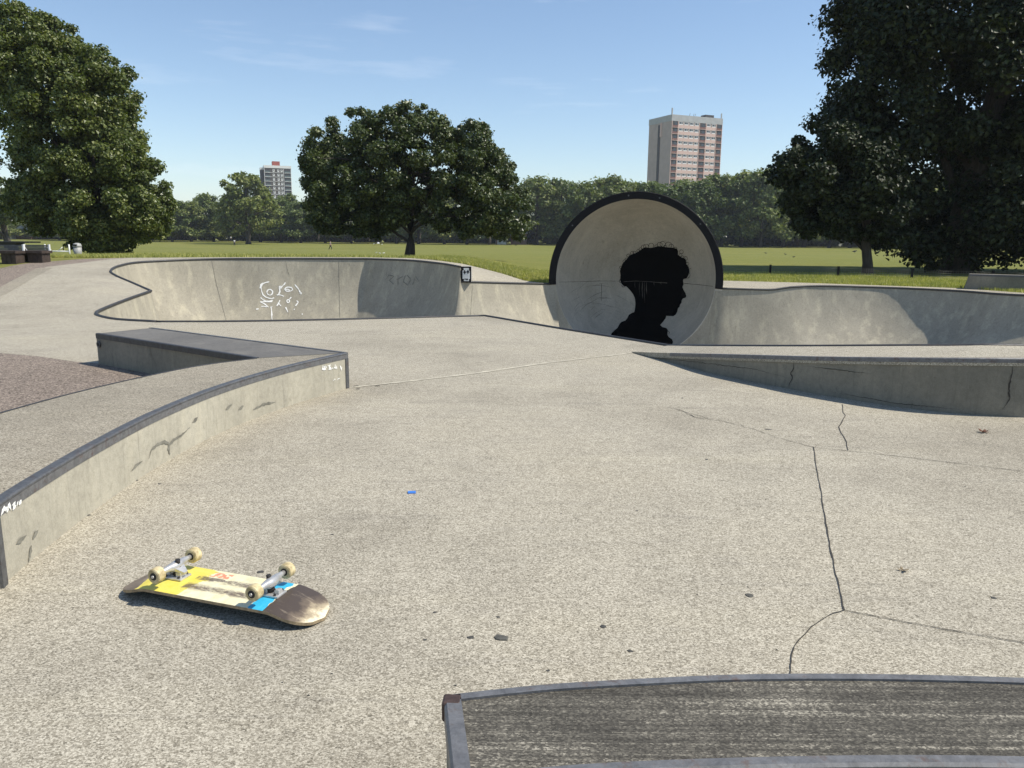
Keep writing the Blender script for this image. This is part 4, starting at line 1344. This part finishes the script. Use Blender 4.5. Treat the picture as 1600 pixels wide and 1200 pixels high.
near_tree([(478, 234), (498, 192), (520, 180), (555, 171), (590, 174), (615, 169), (640, 160), (660, 163), (690, 182), (710, 197), (735, 188), (765, 196), (782, 206), (775, 227), (795, 242), (803, 252), (800, 272), (822, 292), (833, 316), (828, 346), (824, 372), (795, 379), (760, 366), (720, 374), (695, 366), (670, 350), (640, 350), (620, 355), (590, 374), (550, 368), (492, 363), (481, 325), (479, 300), (471, 277), (475, 256)],
          38, (640, 403), .42, 520, .42, 165000, .112, M_LEAF_B, 'wide domed maple tree standing alone behind the bowl', .72, 26, 1.0, 5)
near_tree([(1210, 252), (1225, 237), (1268, 202), (1330, 190), (1400, 230), (1432, 330), (1420, 378), (1382, 386), (1300, 370), (1238, 374), (1228, 320), (1214, 290)],
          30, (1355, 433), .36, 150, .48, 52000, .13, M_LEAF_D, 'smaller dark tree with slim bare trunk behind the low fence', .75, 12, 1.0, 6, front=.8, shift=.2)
near_tree([(1385, -190), (1330, -40), (1342, 10), (1312, 30), (1322, 68), (1302, 95), (1307, 130), (1322, 150), (1292, 165), (1282, 186), (1277, 215), (1302, 242), (1330, 302), (1370, 350), (1415, 372), (1405, 402), (1440, 425), (1475, 428), (1560, 418), (1640, 412), (1900, 400), (2080, 200), (2030, -120), (1830, -300), (1550, -330)],
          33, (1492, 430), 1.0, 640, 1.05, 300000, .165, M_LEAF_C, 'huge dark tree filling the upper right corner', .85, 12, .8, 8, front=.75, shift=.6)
near_tree([(-90, 300), (-50, 268), (0, 262), (30, 280), (44, 318), (30, 345), (0, 352), (-70, 350)], 108, (14, 386), .9, 60, 1.1, 7000, .4, M_LEAF_A, 'middle distance tree with thick trunk left of the picnic table', .8, 8, .9, 9)
near_tree([(338, 345), (345, 300), (350, 278), (375, 268), (400, 275), (418, 300), (440, 325), (438, 350), (400, 362), (350, 358)], 198, (388, 378), 1.3, 90, 1.7, 10000, .62, M_LEAF_F, 'big round topped tree standing in front of the far treeline', .8, 10, .8, 10)
# far treeline: six kinds, copied
def far_kind(seed, wd, ht, lf):
    rd = random.Random(seed)
    C, rad = [], []
    for k in range(64):
        t = rd.uniform(.16, .97)
        wr = wd * .5 * (math.sin(math.pi * min(1, .12 + .88 * t) ** .8) ** .55)
        a = rd.uniform(0, 2 * math.pi); q = rd.uniform(.2, 1) ** .5
        C.append((wr * q * math.cos(a), wr * q * math.sin(a), ht * t)); rad.append(rd.uniform(1.0, 2.3))
    V, Fc = leafcloud(C, rad, lf, .62, up=.7)
    cm = npmesh('crown', V, Fc); cm.materials.append(M_LEAF_F)
    tm = limb_mesh((0, 0, -.3), (0, 0, ht * .85), .42, C, 6, seed).mesh('trunk'); tm.materials.append(M_BARK)
    return cm, tm
kinds = [far_kind(20 + k, w_, 18.0, 7500) for k, w_ in enumerate((12, 14, 13, 15, 12.5, 14.5))]
rt = random.Random(5)
TOPX = [-200, 0, 100, 265, 300, 340, 445, 470, 520, 700, 820, 845, 870, 905, 950, 1000, 1060, 1120, 1160, 1210, 1260, 1400, 1900]
TOPY = [330, 335, 330, 311, 303, 300, 298, 300, 305, 292, 281, 272, 268, 275, 274, 262, 267, 269, 262, 268, 262, 270, 262]
SEGS = [(-20, 'outside the left edge behind the leafy tree'), (150, 'behind the picnic table and the left leafy tree'), (262, 'behind the right half of the left leafy tree'), (330, 'between the left leafy tree and the round tree'), (445, 'behind the round topped tree'), (480, 'below the dark banded tower'), (640, 'behind the left half of the maple'), (826, 'behind the right half of the maple'), (880, 'between the maple and the black rimmed cradle'), (1010, 'above the left half of the cradle'), (1135, 'below the pink tower'), (1215, 'between the pink tower and the dark tree'), (1420, 'behind the slim trunked dark tree'), (9999, 'behind the huge dark tree at right')]
k = 0
for row, (D0, step, x0) in enumerate(((222, 35, -190), (246, 44, -170))):
    x = x0
    while x < 1850:
        D = D0 + rt.uniform(-5, 7)
        if row == 0 and (768 < x < 828 or 8 < x < 66):
            x += step; continue
        ty = float(np.interp(x, TOPX, TOPY)) + (rt.uniform(-6, 14) if row == 0 else rt.uniform(0, 16))
        b = PY(x, 380, D); b.z = G(b.x, D)
        ht = PY(x, ty, D).z - b.z
        cm, tm = kinds[rt.randrange(6)]
        where = [s_ for lim, s_ in SEGS if x < lim][0]
        lab = ('far treeline tree ' if row == 0 else 'second row far tree ') + where
        t = empty('tree', b, rt.uniform(0, 6.28), lab, 'tree', 'far trees: ' + ('front row ' if row == 0 else 'back row ') + where)
        sxy = max(.85, min(1.25, ht / 18)) * rt.uniform(.95, 1.12)
        t.scale = (sxy, sxy, ht / 18.6)
        link('crown', cm, None, t); link('trunk', tm, None, t)
        x += step * rt.uniform(.8, 1.2); k += 1
# hedge and undergrowth under the far trees
C, rad = [], []
for k in range(2800):
    x = rng.uniform(-230, 260); y = 252 + rng.uniform(-6, 10)
    C.append((x, y, G(x, y) + rng.uniform(.2, 5.0))); rad.append(rng.uniform(.9, 1.7))
V, Fc = leafcloud(C, rad, 110000, 1.15, up=.1)
tag(link('undergrowth', npmesh('undergrowth', V, Fc), M_LEAF_B), 'dark undergrowth below the far treeline', 'undergrowth', None, 'stuff')

# ------------------------------------------------------------------ grass blades along the near edges of the field
ge = []
def blades(n, fx, hmin, hmax):
    P = []
    tries = 0
    while len(P) < n and tries < n * 6:
        tries += 1
        x, y = fx()
        if pC.has(x, y) or pH.has(x, y) or pA.has(x, y) or pB.has(x, y): continue
        P.append((x, y, ground_z(x, y)))
    P = np.array(P); n = len(P)
    h_ = rng.uniform(hmin, hmax, n); a = rng.uniform(0, 6.28, n); w_ = rng.uniform(.008, .016, n)
    d = np.stack([np.cos(a), np.sin(a), np.zeros(n)], 1)
    ln = rng.normal(size=(n, 3)) * .35; ln[:, 2] = 1
    V = np.stack([P - d * w_[:, None] - [0, 0, .01], P + d * w_[:, None] - [0, 0, .01], P + ln * h_[:, None]], 1).reshape(-1, 3)
    return V
def f1(): return rng.uniform(4.5, 15), 19 + 12 * rng.random() ** 1.5
def f2_(): return rng.uniform(-2.8, 3), 21.8 + 8 * rng.random() ** 1.6
def f3(): return rng.uniform(-20, -2), 22.5 + 7 * rng.random() ** 1.8
V = np.concatenate([blades(34000, f1, .04, .11), blades(26000, f2_, .05, .14), blades(26000, f3, .04, .12)])
tag(link('short_grass', npmesh('short_grass', V, np.arange(len(V)).reshape(-1, 3)), M_GRASSBL), 'short grass blades along the edge of the concrete', 'grass', None, 'stuff')

# ------------------------------------------------------------------ low wire fence
q0, q1 = PZ(1203, 429, .1), PZ(1309, 432.3, .1)
fd = q1 - q0
fen = empty('wire_fence', (q0.x, q0.y, G(q0.x, q0.y)), 0, 'low wire mesh fence with black posts on the grass right of the cradle', 'fence')
pm = MB(); pm.box((0, 0, .17), (.062, .062, .38)); pm.box((0, 0, .365), (.07, .07, .012)); pme = pm.mesh('post'); pme.materials.append(M_BLACK)
M_WIRE = plain('fence_wire', (.2, .2, .19), .5, .6)
for k in range(-1, 5):
    p = q0 + fd * k
    o = link('post', pme, None, fen); o.location = (p.x - q0.x, p.y - q0.y, G(p.x, p.y) - G(q0.x, q0.y))
m = MB()
a, b = q0 - fd, q0 + fd * 4
n_ = int((b - a).length / .075)
zz = G(q0.x, q0.y)
for k in range(n_):
    p = a.lerp(b, k / n_); g0 = G(p.x, p.y) - zz
    m.box((p.x - q0.x, p.y - q0.y, g0 + .155), (.0035, .0035, .29))
for hz_ in (.02, .09, .16, .23, .3):
    for k in range(10):
        p = a.lerp(b, k / 10); r_ = a.lerp(b, (k + 1) / 10)
        m.tube([(p.x - q0.x, p.y - q0.y, G(p.x, p.y) - zz + hz_), (r_.x - q0.x, r_.y - q0.y, G(r_.x, r_.y) - zz + hz_)], .0025, 4)
tag(m.build('wire_mesh', M_WIRE, fen), kind='stuff')

# ------------------------------------------------------------------ picnic table, benches, bin and barrier at the left
M_TIM = plain('dark_timber', (.05, .036, .028), .75, 0, .4, 12)
M_TOP = plain('black_tabletop', (.02, .02, .022), .45)
M_SLAT = plain('grey_slat', (.075, .08, .082), .5, 0, .25, 20)
def bench(px0, px1, py, label):
    p0 = hit(px0, py); D = p0.y
    p1 = PY(px1, py, D)
    Wd = p1.x - p0.x; b0 = p0.z - .03
    e = empty('bench', (p0.x, D, b0), 0, label, 'bench', 'chunky benches round the picnic table')
    sz = PY(px0, 391.5, D).z - b0
    tp = PY(px0, 382.5, D).z - b0
    m = MB(); m.box((Wd / 2, .2, sz - .035), (Wd + .04, .46, .07)); m.build('seat', M_TIM, e, bevel=.006)
    for x_, ks_ in ((.1, (1,)), (Wd - .2, (0, 1, 2))):
        for kx in ks_:
            m = MB(); m.box((x_ + (kx - 1) * .13 * .95, .2, (sz - .07) / 2), (.118, .36, sz - .07)); m.build('leg', M_TIM, e, bevel=.005)
    nsl = 4; hh = (tp - sz) / nsl
    for k in range(nsl):
        m = MB(); m.box((Wd / 2, .36 + k * .008, sz + hh * (k + .5)), (Wd - .08, .025, hh * .86)); m.build('slat', M_SLAT, e)
    for x_ in (.02, Wd - .02):
        m = MB(); m.box((x_, .37, sz + (tp - sz) / 2), (.035, .05, tp - sz + .03)); m.build('back_post', M_WHITE, e)
    m = MB(); m.tube([(.02, .3, tp), (.12, .3, sz)], .011, 6); m.build('brace', M_WHITE, e)
    return e
bench(25.5, 67, 410.5, 'chunky dark bench with slatted low back, right of the picnic table')
bench(-30, 26, 413, 'chunky dark bench cut off by the left frame edge')
p = hit(30, 404); D = p.y + .5
b0 = G(p.x, D)
t0, t1 = PY(-32, 376.5, D), PY(54, 376.5, D)
e = empty('picnic_table', (t0.x, D, b0), 0, 'black topped picnic table behind the two benches', 'table')
Wd = t1.x - t0.x; th_ = t0.z - b0
for k in range(4):
    m = MB(); m.box((Wd / 2, -.3 + k * .205, th_ - .03), (Wd, .195, .06)); m.build('plank', M_TOP, e, bevel=.004)
m = MB(); m.box((Wd * .37, 0, th_ - .11), (Wd * .72, .6, .1)); m.build('apron', M_TOP, e)
for x_ in (Wd * .18, Wd * .6):
    m = MB(); m.box((x_, 0, (th_ - .16) / 2), (.16, .5, th_ - .16), 0, 0, 0, .9); m.build('leg', M_TIM, e)
# white knock-down barrier frame in the grass
D = 31.5
a, b = PY(71, 392.5, D), PY(108.5, 391.5, D)
gzz = G(a.x, D)
e = empty('barrier_frame', (a.x, D, gzz), 0, 'low white tubular barrier frame on the grass beside the bench', 'barrier')
Wd = b.x - a.x; hb = PY(71, 381.5, D).z - gzz; lowz = max(.03, a.z - gzz)
for x_ in (0, Wd):
    m = MB(); m.tube([(x_, 0, 0), (x_, 0, hb)], .03, 8); m.build('upright', M_WHITE, e)
m = MB(); m.tube([(0, 0, lowz), (Wd, 0, lowz)], .028, 8); m.build('bottom_rail', M_WHITE, e)
m = MB(); m.tube([(.03, 0, hb * .8), (Wd * .25, 0, lowz + .03)], .02, 6); m.build('brace', M_WHITE, e)
m = MB(); m.tube([(Wd * .72, 0, hb * .8), (Wd * .55, 0, lowz + .03)], .02, 6); m.build('brace', M_WHITE, e)
m = MB(); m.tube([(Wd * .74, .02, lowz), (Wd * .74, .02, hb * .85)], .018, 6); m.build('middle_post', M_BLACK, e)
# pale litter bin half behind leaves
D = 32.0
p = PY(122, 399, D); gb = G(p.x, D)
e = empty('litter_bin', (p.x, D, gb), 0, 'pale grey litter bin half hidden beside the left tree base', 'bin')
M_BIN = plain('pale_grey_bin', (.33, .33, .32), .5)
hb = PY(122, 379.5, D).z - gb
m = MB(); m.tube([(0, 0, 0), (0, 0, hb * .72)], [.14, .16], 14); m.build('bin_body', M_BIN, e)
m = MB(); m.tube([(0, 0, hb * .74), (0, 0, hb * .8), (0, 0, hb * .95), (0, 0, hb)], [.17, .17, .14, .05], 14); m.build('bin_lid', M_BIN, e)
m = MB(); m.box((0, -.15, hb * .86), (.14, .06, .06)); m.build('opening', M_BLACK, e)

# ------------------------------------------------------------------ towers
M_PINK = plain('pink_brick_panel', (.66, .47, .41), .85, 0, .08, .3)
M_SIDE = plain('brown_brick_wall', (.46, .37, .335), .9, 0, .1, .3)
M_PARA = plain('roof_concrete', (.42, .42, .42), .85, 0, .12, .4)
M_WFR = plain('white_window_frame', (.78, .76, .74), .6)
M_REDB = plain('red_brown_panel', (.22, .105, .085), .8, 0, .15, .5)
def glass(name, c):
    t = NT(name); t.col(c).set(roughness=.15, metallic=0.0); t.b.inputs['Specular IOR Level'].default_value = .7
    return t.mat
M_PANE = glass('dark_window_glass', (.045, .05, .055))
M_DARK = plain('dark_recess', (.06, .055, .055), .8)
def boxmesh(name, d, mat):
    m = MB(); m.box((0, 0, 0), d); me = m.mesh(name); me.materials.append(mat); return me
D = 409.0
c0 = PY(1041, 378, D); c0.z = -2
topz = PY(1043.5, 178.5, D).z
yaw = math.atan2(13.0, 29.5)
rw = PY(1129, 186, D + 13).x - c0.x
FW = rw / math.cos(yaw); SDp = 20.5
Ht = topz - c0.z
tw = empty('tower_block', c0, yaw, 'pink and brown high rise tower rising above trees behind the cradle', 'tower block')
def part(name, me_or_mb, mat, par, loc=(0, 0, 0)):
    if isinstance(me_or_mb, MB): return me_or_mb.build(name, mat, par, loc)
    o = link(name, me_or_mb, mat, par); o.location = loc; return o
par_h = 3.1
m = MB(); m.box((FW / 2, SDp / 2, (Ht - par_h) / 2), (FW, SDp, Ht - par_h)); part('wall', m, M_SIDE, tw)
m = MB(); m.box((FW / 2, SDp / 2, Ht - par_h / 2), (FW + .3, SDp + .3, par_h)); part('parapet', m, M_PARA, tw)
m = MB(); m.box((-.06, SDp * .52, (Ht - 4) / 2), (.5, 1.9, Ht - 4)); part('stair_slot', m, M_DARK, tw)
m = MB(); m.box((-.1, SDp * .44, Ht - 6.5), (.55, 1.3, 7.0)); part('brick_shaft', m, M_PINK, tw)
m = MB(); m.box((FW * .81, 5, Ht + .9), (5.4, 4, 1.8)); part('plant_room', m, M_DARK, tw)
for x_, h_, w_ in ((.4, 3.2, .55), (FW - .4, 2.6, .5)):
    m = MB(); m.box((x_, .6, Ht + h_ / 2), (w_, w_, h_)); part('chimney', m, M_PARA, tw)
m = MB()
for x_ in (12, 14.5, 15.4): m.tube([(x_, 2, Ht), (x_ + .5, 2, Ht + 1.6)], .09, 5)
part('aerial', m, M_DARK, tw)
fh = 75 / 8 * D / F
wcols = [.128, .128 + .1, .128 + .2, .128 + .3]
U = FW
cols_b = [(.012, .118), (.545, .665), (.882, .99)]
cols_w = [(.125 + k * .104, .125 + (k + 1) * .104) for k in range(4)] + [(.672 + k * .104, .672 + (k + 1) * .104) for k in range(2)]
wW = .104 * U
fr_me = bpy.data.meshes.new('window_frame')
m = MB()
ww, wh = wW * .74, fh * .50
m.box((0, 0, wh / 2 - .08), (ww, .12, .16)); m.box((0, 0, -wh / 2 + .22), (ww, .12, .44)); m.box((-ww / 2 + .09, 0, .07), (.18, .12, wh - .6 + .02)); m.box((ww / 2 - .09, 0, .07), (.18, .12, wh - .6 + .02)); m.box((ww * .12, 0, .07), (.14, .12, wh - .6 + .02))
fr_me = m.mesh('window'); fr_me.materials.append(M_WFR)
pane_me = boxmesh('pane', (ww - .1, .05, wh - .1), M_PANE)
sp4 = boxmesh('spandrel_panel', (wW * 4 - .1, .22, fh * .5), M_PINK); sp2 = boxmesh('spandrel_panel', (wW * 2 - .1, .22, fh * .5), M_PINK)
pier = boxmesh('pier', (.34, .3, fh), M_PINK)
NFL = 11
for f_ in range(NFL):
    z = Ht - par_h - fh * (f_ + 1)
    for k_, (a, b) in enumerate(cols_w):
        wn = part('window', fr_me, None, tw, ((a + b) / 2 * U, -.1, z + fh * .72))
        o = link('pane', pane_me, None, wn); o.location = (0, .03, 0)
    for me_, cx in ((sp4, (.125 + .208) * U), (sp2, (.672 + .104) * U)):
        part('spandrel_panel', me_, None, tw, (cx, -.08, z + fh * .22))
    for a, b in cols_b:
        ww_ = (b - a) * U
        mm = MB(); mm.box((0, -.05, 0), (ww_, .14, fh * .97))
        bc = part('balcony', mm, M_DARK, tw, ((a + b) / 2 * U, 0, z + fh * .5))
        mm = MB(); mm.box((0, -.32, -fh * .27), (ww_ - .1, .12, fh * .26)); mm.build('rail', M_REDB, bc)
        mm = MB(); mm.box((0, -.25, -fh * .46), (ww_, .4, .2)); mm.build('slab', M_PINK, bc)
        mm = MB(); mm.box((ww_ * .1, -.14, fh * .12), (ww_ * .42, .05, fh * .42)); mm.build('door_glass', M_PANE, bc)
m = MB()
for a in (.006, .1215, .541, .668, .878, .994): m.box((a * U, -.12, (Ht - par_h) / 2), (.3, .36, Ht - par_h))
part('vertical_fin', m, M_PINK, tw)

D = 520.0
c0 = PY(418.5, 378, D); c0.z = -2
c1 = PY(456.5, 260, D)
Ht = PY(430, 258.3, D).z - c0.z
t2 = empty('tower_block', c0, R(21), 'dark banded tower block with red roof box above trees at left', 'tower block')
FW = (c1.x - c0.x) / math.cos(R(21)) * .86; SDp = 13
M_BRN = plain('dark_brown_wall', (.1, .085, .075), .85, 0, .1, .3)
m = MB(); m.box((FW / 2, SDp / 2, Ht / 2 - .8), (FW, SDp, Ht - 1.6)); part('wall', m, M_BRN, t2)
m = MB(); m.box((FW / 2, SDp / 2, Ht - .75), (FW + .4, SDp + .4, 1.7)); part('parapet', m, M_WFR, t2)
m = MB(); m.box((-1.1, SDp * .6, Ht / 2 - 1.3), (2.2, SDp * .7, Ht - 2.6)); part('side_wing', m, M_DARK, t2)
m = MB(); m.box((-1.1, SDp * .6, Ht - 1.9), (2.4, SDp * .72, 1.4)); part('wing_parapet', m, M_WFR, t2)
M_REDR = plain('red_roof_box', (.3, .075, .05), .8, 0, .1, .5)
pw0 = PY(425.5, 255, D).x - c0.x; pw1 = PY(437, 255, D).x - c0.x
m = MB(); m.box(((pw0 + pw1) / 2, SDp / 2, Ht + 1.5), (pw1 - pw0, 5, 3.2)); part('plant_room', m, M_REDR, t2)
fh = 6.42 * D / F
M_GGL = glass('green_balcony_glass', (.08, .11, .105))
wfm = boxmesh('window', (1.25, .16, fh * .56), M_WFR); wpm = boxmesh('pane', (.5, .06, fh * .25), M_PANE)
band = boxmesh('white_band', (FW * .66, .2, .2), M_WFR)
for f_ in range(9):
    z = Ht - 1.9 - fh * (f_ + .5)
    for u in (.285, .46, .585):
        wn = part('window', wfm, None, t2, (u * FW + 1.0, -.1, z + .1)); o = link('pane', wpm, None, wn); o.location = (0, -.08, .25)
    part('white_band', band, None, t2, (FW * .345, -.1, z - fh * .42))
    for cx, w_ in ((FW * .12, FW * .2), (FW * .87, FW * .24)):
        mm = MB(); mm.box((0, -.05, 0), (w_, .16, fh * .9)); bc = part('balcony', mm, M_DARK, t2, (cx, 0, z))
        mm = MB(); mm.box((0, -.3, -fh * .2), (w_ - .2, .1, fh * .34)); mm.build('glass_rail', M_GGL, bc)
        mm = MB(); mm.box((0, -.25, -fh * .42), (w_, .4, .25)); mm.build('slab', M_WFR, bc)
m = MB()
for u in (.0, .715, .995): m.box((u * FW, -.15, Ht / 2 - 1), (.28, .3, Ht - 2))
part('vertical_fin', m, M_WFR, t2)

# ------------------------------------------------------------------ low buildings under the far trees
M_ROOFP = plain('pale_roof', (.55, .54, .52), .7, 0, .1, .5)
M_BRICK = plain('brick_wall', (.27, .17, .13), .9, 0, .2, .8)
def house(px0, px1, pytop, D, depth, wallm, roofm, label, gable=True, nwin=2):
    a, b = PY(px0, 380, D), PY(px1, 380, D)
    g0 = G(a.x, D)
    Wd = b.x - a.x; H_ = PY(px0, pytop, D).z - g0
    e = empty('house', (a.x, D, g0), 0, label, 'house')
    wl = H_ * (.66 if gable else .85)
    m = MB(); m.box((Wd / 2, depth / 2, wl / 2), (Wd, depth, wl)); m.build('wall', wallm, e)
    m = MB(); ov = .25
    if gable:
        m.add([(-ov, -ov, wl), (Wd + ov, -ov, wl), (Wd / 2, -ov, H_), (-ov, depth + ov, wl), (Wd + ov, depth + ov, wl), (Wd / 2, depth + ov, H_)], [(0, 1, 2), (5, 4, 3), (0, 2, 5, 3), (1, 4, 5, 2), (0, 3, 4, 1)])
    else:
        m.add([(-ov, -ov, wl), (Wd + ov, -ov, wl), (Wd + ov, depth + ov, H_), (-ov, depth + ov, H_), (-ov, -ov, wl + .15), (Wd + ov, -ov, wl + .15), (Wd + ov, depth + ov, H_ + .15), (-ov, depth + ov, H_ + .15)], [(0, 1, 2, 3), (7, 6, 5, 4), (0, 4, 5, 1), (1, 5, 6, 2), (2, 6, 7, 3), (3, 7, 4, 0)])
    m.build('roof', roofm, e)
    for k in range(nwin):
        cx = Wd * (k + .6) / (nwin + .2)
        mm = MB(); mm.box((0, 0, 0), (min(1.2, Wd / nwin * .5), .1, min(1.2, wl * .4))); wn = mm.build('window', M_WFR, e, (cx, -.04, wl * .55))
        mm = MB(); mm.box((0, -.06, 0), (min(1.0, Wd / nwin * .4), .04, min(1.0, wl * .32))); mm.build('pane', M_PANE, wn)
    mm = MB(); mm.box((Wd * .08, -.04, min(1, wl * .4)), (min(.9, Wd * .1), .1, min(2, wl * .8))); mm.build('door', M_REDB, e)
    return e
house(774.5, 791, 357, 226, 6, M_WHITE, M_ROOFP, 'small white gabled hut under the right side of the maple crown', True, 2)
house(798, 823, 362, 228, 5, M_BRICK, M_ROOFP, 'low brick hut with pale flat roof beside the white hut', False, 3)
house(2, 20, 357, 238, 7, M_WHITE, M_ROOFP, 'white walled house beneath the trees at the far left edge', False, 3)
house(24, 50, 352, 240, 7, M_BRICK, M_ROOFP, 'brick house with pale roof beneath the trees at far left', True, 3)

# ------------------------------------------------------------------ people and small things on the field
M_SKIN = plain('skin', (.42, .27, .2), .6)
M_HAIR = plain('dark_hair', (.03, .022, .018), .7)
M_WSH = plain('white_shirt', (.72, .71, .69), .8)
M_GSH = plain('grey_top', (.25, .25, .26), .85)
M_NAVY = plain('dark_trousers', (.03, .032, .04), .85)
def skinned(name, nodes, links_, mat, par):
    me = bpy.data.meshes.new(name)
    me.from_pydata([n[:3] for n in nodes], links_, [])
    o = link(name, me, mat, par)
    md = o.modifiers.new('skin', 'SKIN')
    for i, n in enumerate(nodes):
        me.skin_vertices[0].data[i].radius = (n[3], n[3])
        me.skin_vertices[0].data[i].use_root = (i == 0)
    md.use_smooth_shade = True
    s = o.modifiers.new('sub', 'SUBSURF'); s.levels = 1; s.render_levels = 1
    return o
def person(px, py, hpx, D, rz, stride, shirt, label):
    p = PY(px, py, D)
    H_ = hpx / F * D; k = H_ / 1.72
    e = empty('person', (p.x, D, p.z), rz, label, 'person')
    e.scale = (k, k, k)
    S = stride
    body = [(0, 0, .93, .12), (0, 0, 1.12, .125), (0, .01, 1.36, .15), (0, .01, 1.48, .06), (0, .015, 1.56, .085), (0, .015, 1.65, .085),
            (.09, 0, .88, .085), (.1, S, .48, .06), (.1, S * 1.3 - .06, .07, .045), (.1, S * 1.3 + .1, .03, .035),
            (-.09, 0, .88, .085), (-.1, -S * .8, .48, .06), (-.1, -S * 1.7, .09, .045), (-.1, -S * 1.7 + .13, .035, .035),
            (.19, 0, 1.4, .055), (.24, -S * .5, 1.13, .042), (.24, -S * .6 + .12, .9, .035), (.24, -S * .6 + .16, .82, .03),
            (-.19, 0, 1.4, .055), (-.24, S * .5, 1.13, .042), (-.24, S * .5 + .14, .9, .035), (-.24, S * .5 + .2, .83, .03)]
    ln = [(0, 1), (1, 2), (2, 3), (3, 4), (4, 5), (0, 6), (6, 7), (7, 8), (8, 9), (0, 10), (10, 11), (11, 12), (12, 13), (2, 14), (14, 15), (15, 16), (16, 17), (2, 18), (18, 19), (19, 20), (20, 21)]
    skinned('body', body, ln, M_SKIN, e)
    sh_ = [(0, 0, .95, .145), (0, 0, 1.15, .15), (0, .01, 1.36, .175), (.19, 0, 1.4, .075), (.235, -S * .4, 1.2, .06), (-.19, 0, 1.4, .075), (-.235, S * .4, 1.2, .06)]
    skinned('shirt', sh_, [(0, 1), (1, 2), (2, 3), (3, 4), (2, 5), (5, 6)], shirt, e)
    tr = [(0, 0, .95, .14), (.09, 0, .87, .105), (.1, S, .48, .08), (.1, S * 1.3 - .05, .12, .062), (-.09, 0, .87, .105), (-.1, -S * .8, .48, .08), (-.1, -S * 1.65, .13, .062)]
    skinned('trousers', tr, [(0, 1), (1, 2), (2, 3), (0, 4), (4, 5), (5, 6)], M_NAVY, e)
    m = MB(); m.tube([(0, 0, 1.6), (0, -.01, 1.66), (0, -.01, 1.72), (0, 0, 1.755)], [.1, .112, .09, .02], 10); m.build('hair', M_HAIR, e)
    return e
person(516.5, 391, 14.5, 143, R(-80), .2, M_GSH, 'person in grey top and dark trousers walking across the field')
person(366.5, 384.3, 10, 178, R(10), .05, M_WSH, 'person in white top standing on the field')
person(361, 377.5, 8.5, 214, 0, .04, M_WSH, 'person in white by the treeline, partly behind the round tree')
# crumpled white cloth lying in the grass
D = 200.0
p = PY(590.5, 382.2, D)
m = MB(); vs = []; nx, ny = 12, 6
for i in range(nx + 1):
    for j in range(ny + 1):
        x = (i / nx - .5) * 2.2; y = (j / ny - .5) * 1.2
        vs.append((x, y, max(.02, .42 * math.exp(-((x + .1) ** 2) * 2.2) + .18 * math.sin(5 * x + 3 * y) + .05)))
m.add(vs, [(i * (ny + 1) + j, (i + 1) * (ny + 1) + j, (i + 1) * (ny + 1) + j + 1, i * (ny + 1) + j + 1) for i in range(nx) for j in range(ny)], 0, True)
o = m.build('cloth', M_WHITE, None, (p.x, D, p.z)); tag(o, 'crumpled white cloth lying on the far grass left of the maple trunk', 'cloth')
M_CROW = plain('crow_black', (.02, .02, .022), .6)
M_GULL = plain('bird_white', (.75, .75, .73), .7)
def bird(px, py, wpx, mat, label, group, D=None):
    p = hit(px, py) if D is None else PY(px, py, D)
    s = wpx / F * p.y / .42
    e = empty('bird', p, random.uniform(-.5, .5) + (math.pi if random.random() < .5 else 0), label, 'bird', group)
    e.scale = (s, s, s)
    m = MB()
    m.tube([(-.23, 0, .14), (-.14, 0, .15), (-.05, 0, .16), (.05, 0, .175), (.11, 0, .2), (.15, 0, .225), (.185, 0, .225), (.24, 0, .215)], [.012, .035, .065, .07, .05, .04, .035, .004], 10)
    m.build('body', mat, e)
    for sg in (-1, 1):
        m = MB(); m.add([(.06, sg * .066, .2), (.0, sg * .075, .15), (-.2, sg * .03, .13), (-.06, sg * .06, .21), (.05, sg * .055, .19)], [(0, 1, 2, 3), (0, 3, 4)]); m.build('wing', mat, e)
        m = MB(); m.tube([(.01, sg * .025, .11), (.015, sg * .025, 0), (.05, sg * .025, .004)], .006, 5); m.build('leg', mat, e)
    return e
bird(1196.5, 397, 4, M_CROW, 'black bird on the field above the left fence post', 'black birds on the field')
bird(1227, 398.6, 4, M_CROW, 'black bird right of the left fence post, upper of a close pair', 'black birds on the field')
bird(1240, 403, 4.5, M_CROW, 'black bird nearest the fence between the two posts', 'black birds on the field')
bird(1335, 395.5, 7, M_CROW, 'larger black bird just left of the slim tree trunk', 'black birds on the field')
bird(806, 384.5, 3, M_CROW, 'black bird alone on the field left of the cradle', 'black birds on the field')
bird(588, 396, 3.5, M_GULL, 'white bird, leftmost of three on the grass left of the maple', 'white birds on the field')
bird(593.5, 397.2, 4, M_GULL, 'white bird, middle one of three left of the maple', 'white birds on the field')
bird(599.5, 397, 4, M_GULL, 'white bird, nearest the maple trunk of the three', 'white birds on the field')

# ------------------------------------------------------------------ thin summer haze
hm = bpy.data.materials.new('haze_air'); hm.use_nodes = True
hn = hm.node_tree; hn.nodes.clear()
ho = hn.nodes.new('ShaderNodeOutputMaterial'); hv = hn.nodes.new('ShaderNodeVolumePrincipled')
hv.inputs['Color'].default_value = (.86, .92, 1.0, 1)
hv.inputs['Density'].default_value = .0002
hn.links.new(hv.outputs[0], ho.inputs['Volume'])
m = MB(); m.box((0, 200, 42), (4400, 4400, 90))
tag(m.build('haze', hm), 'thin pale summer haze over the field', 'haze', None, 'stuff')
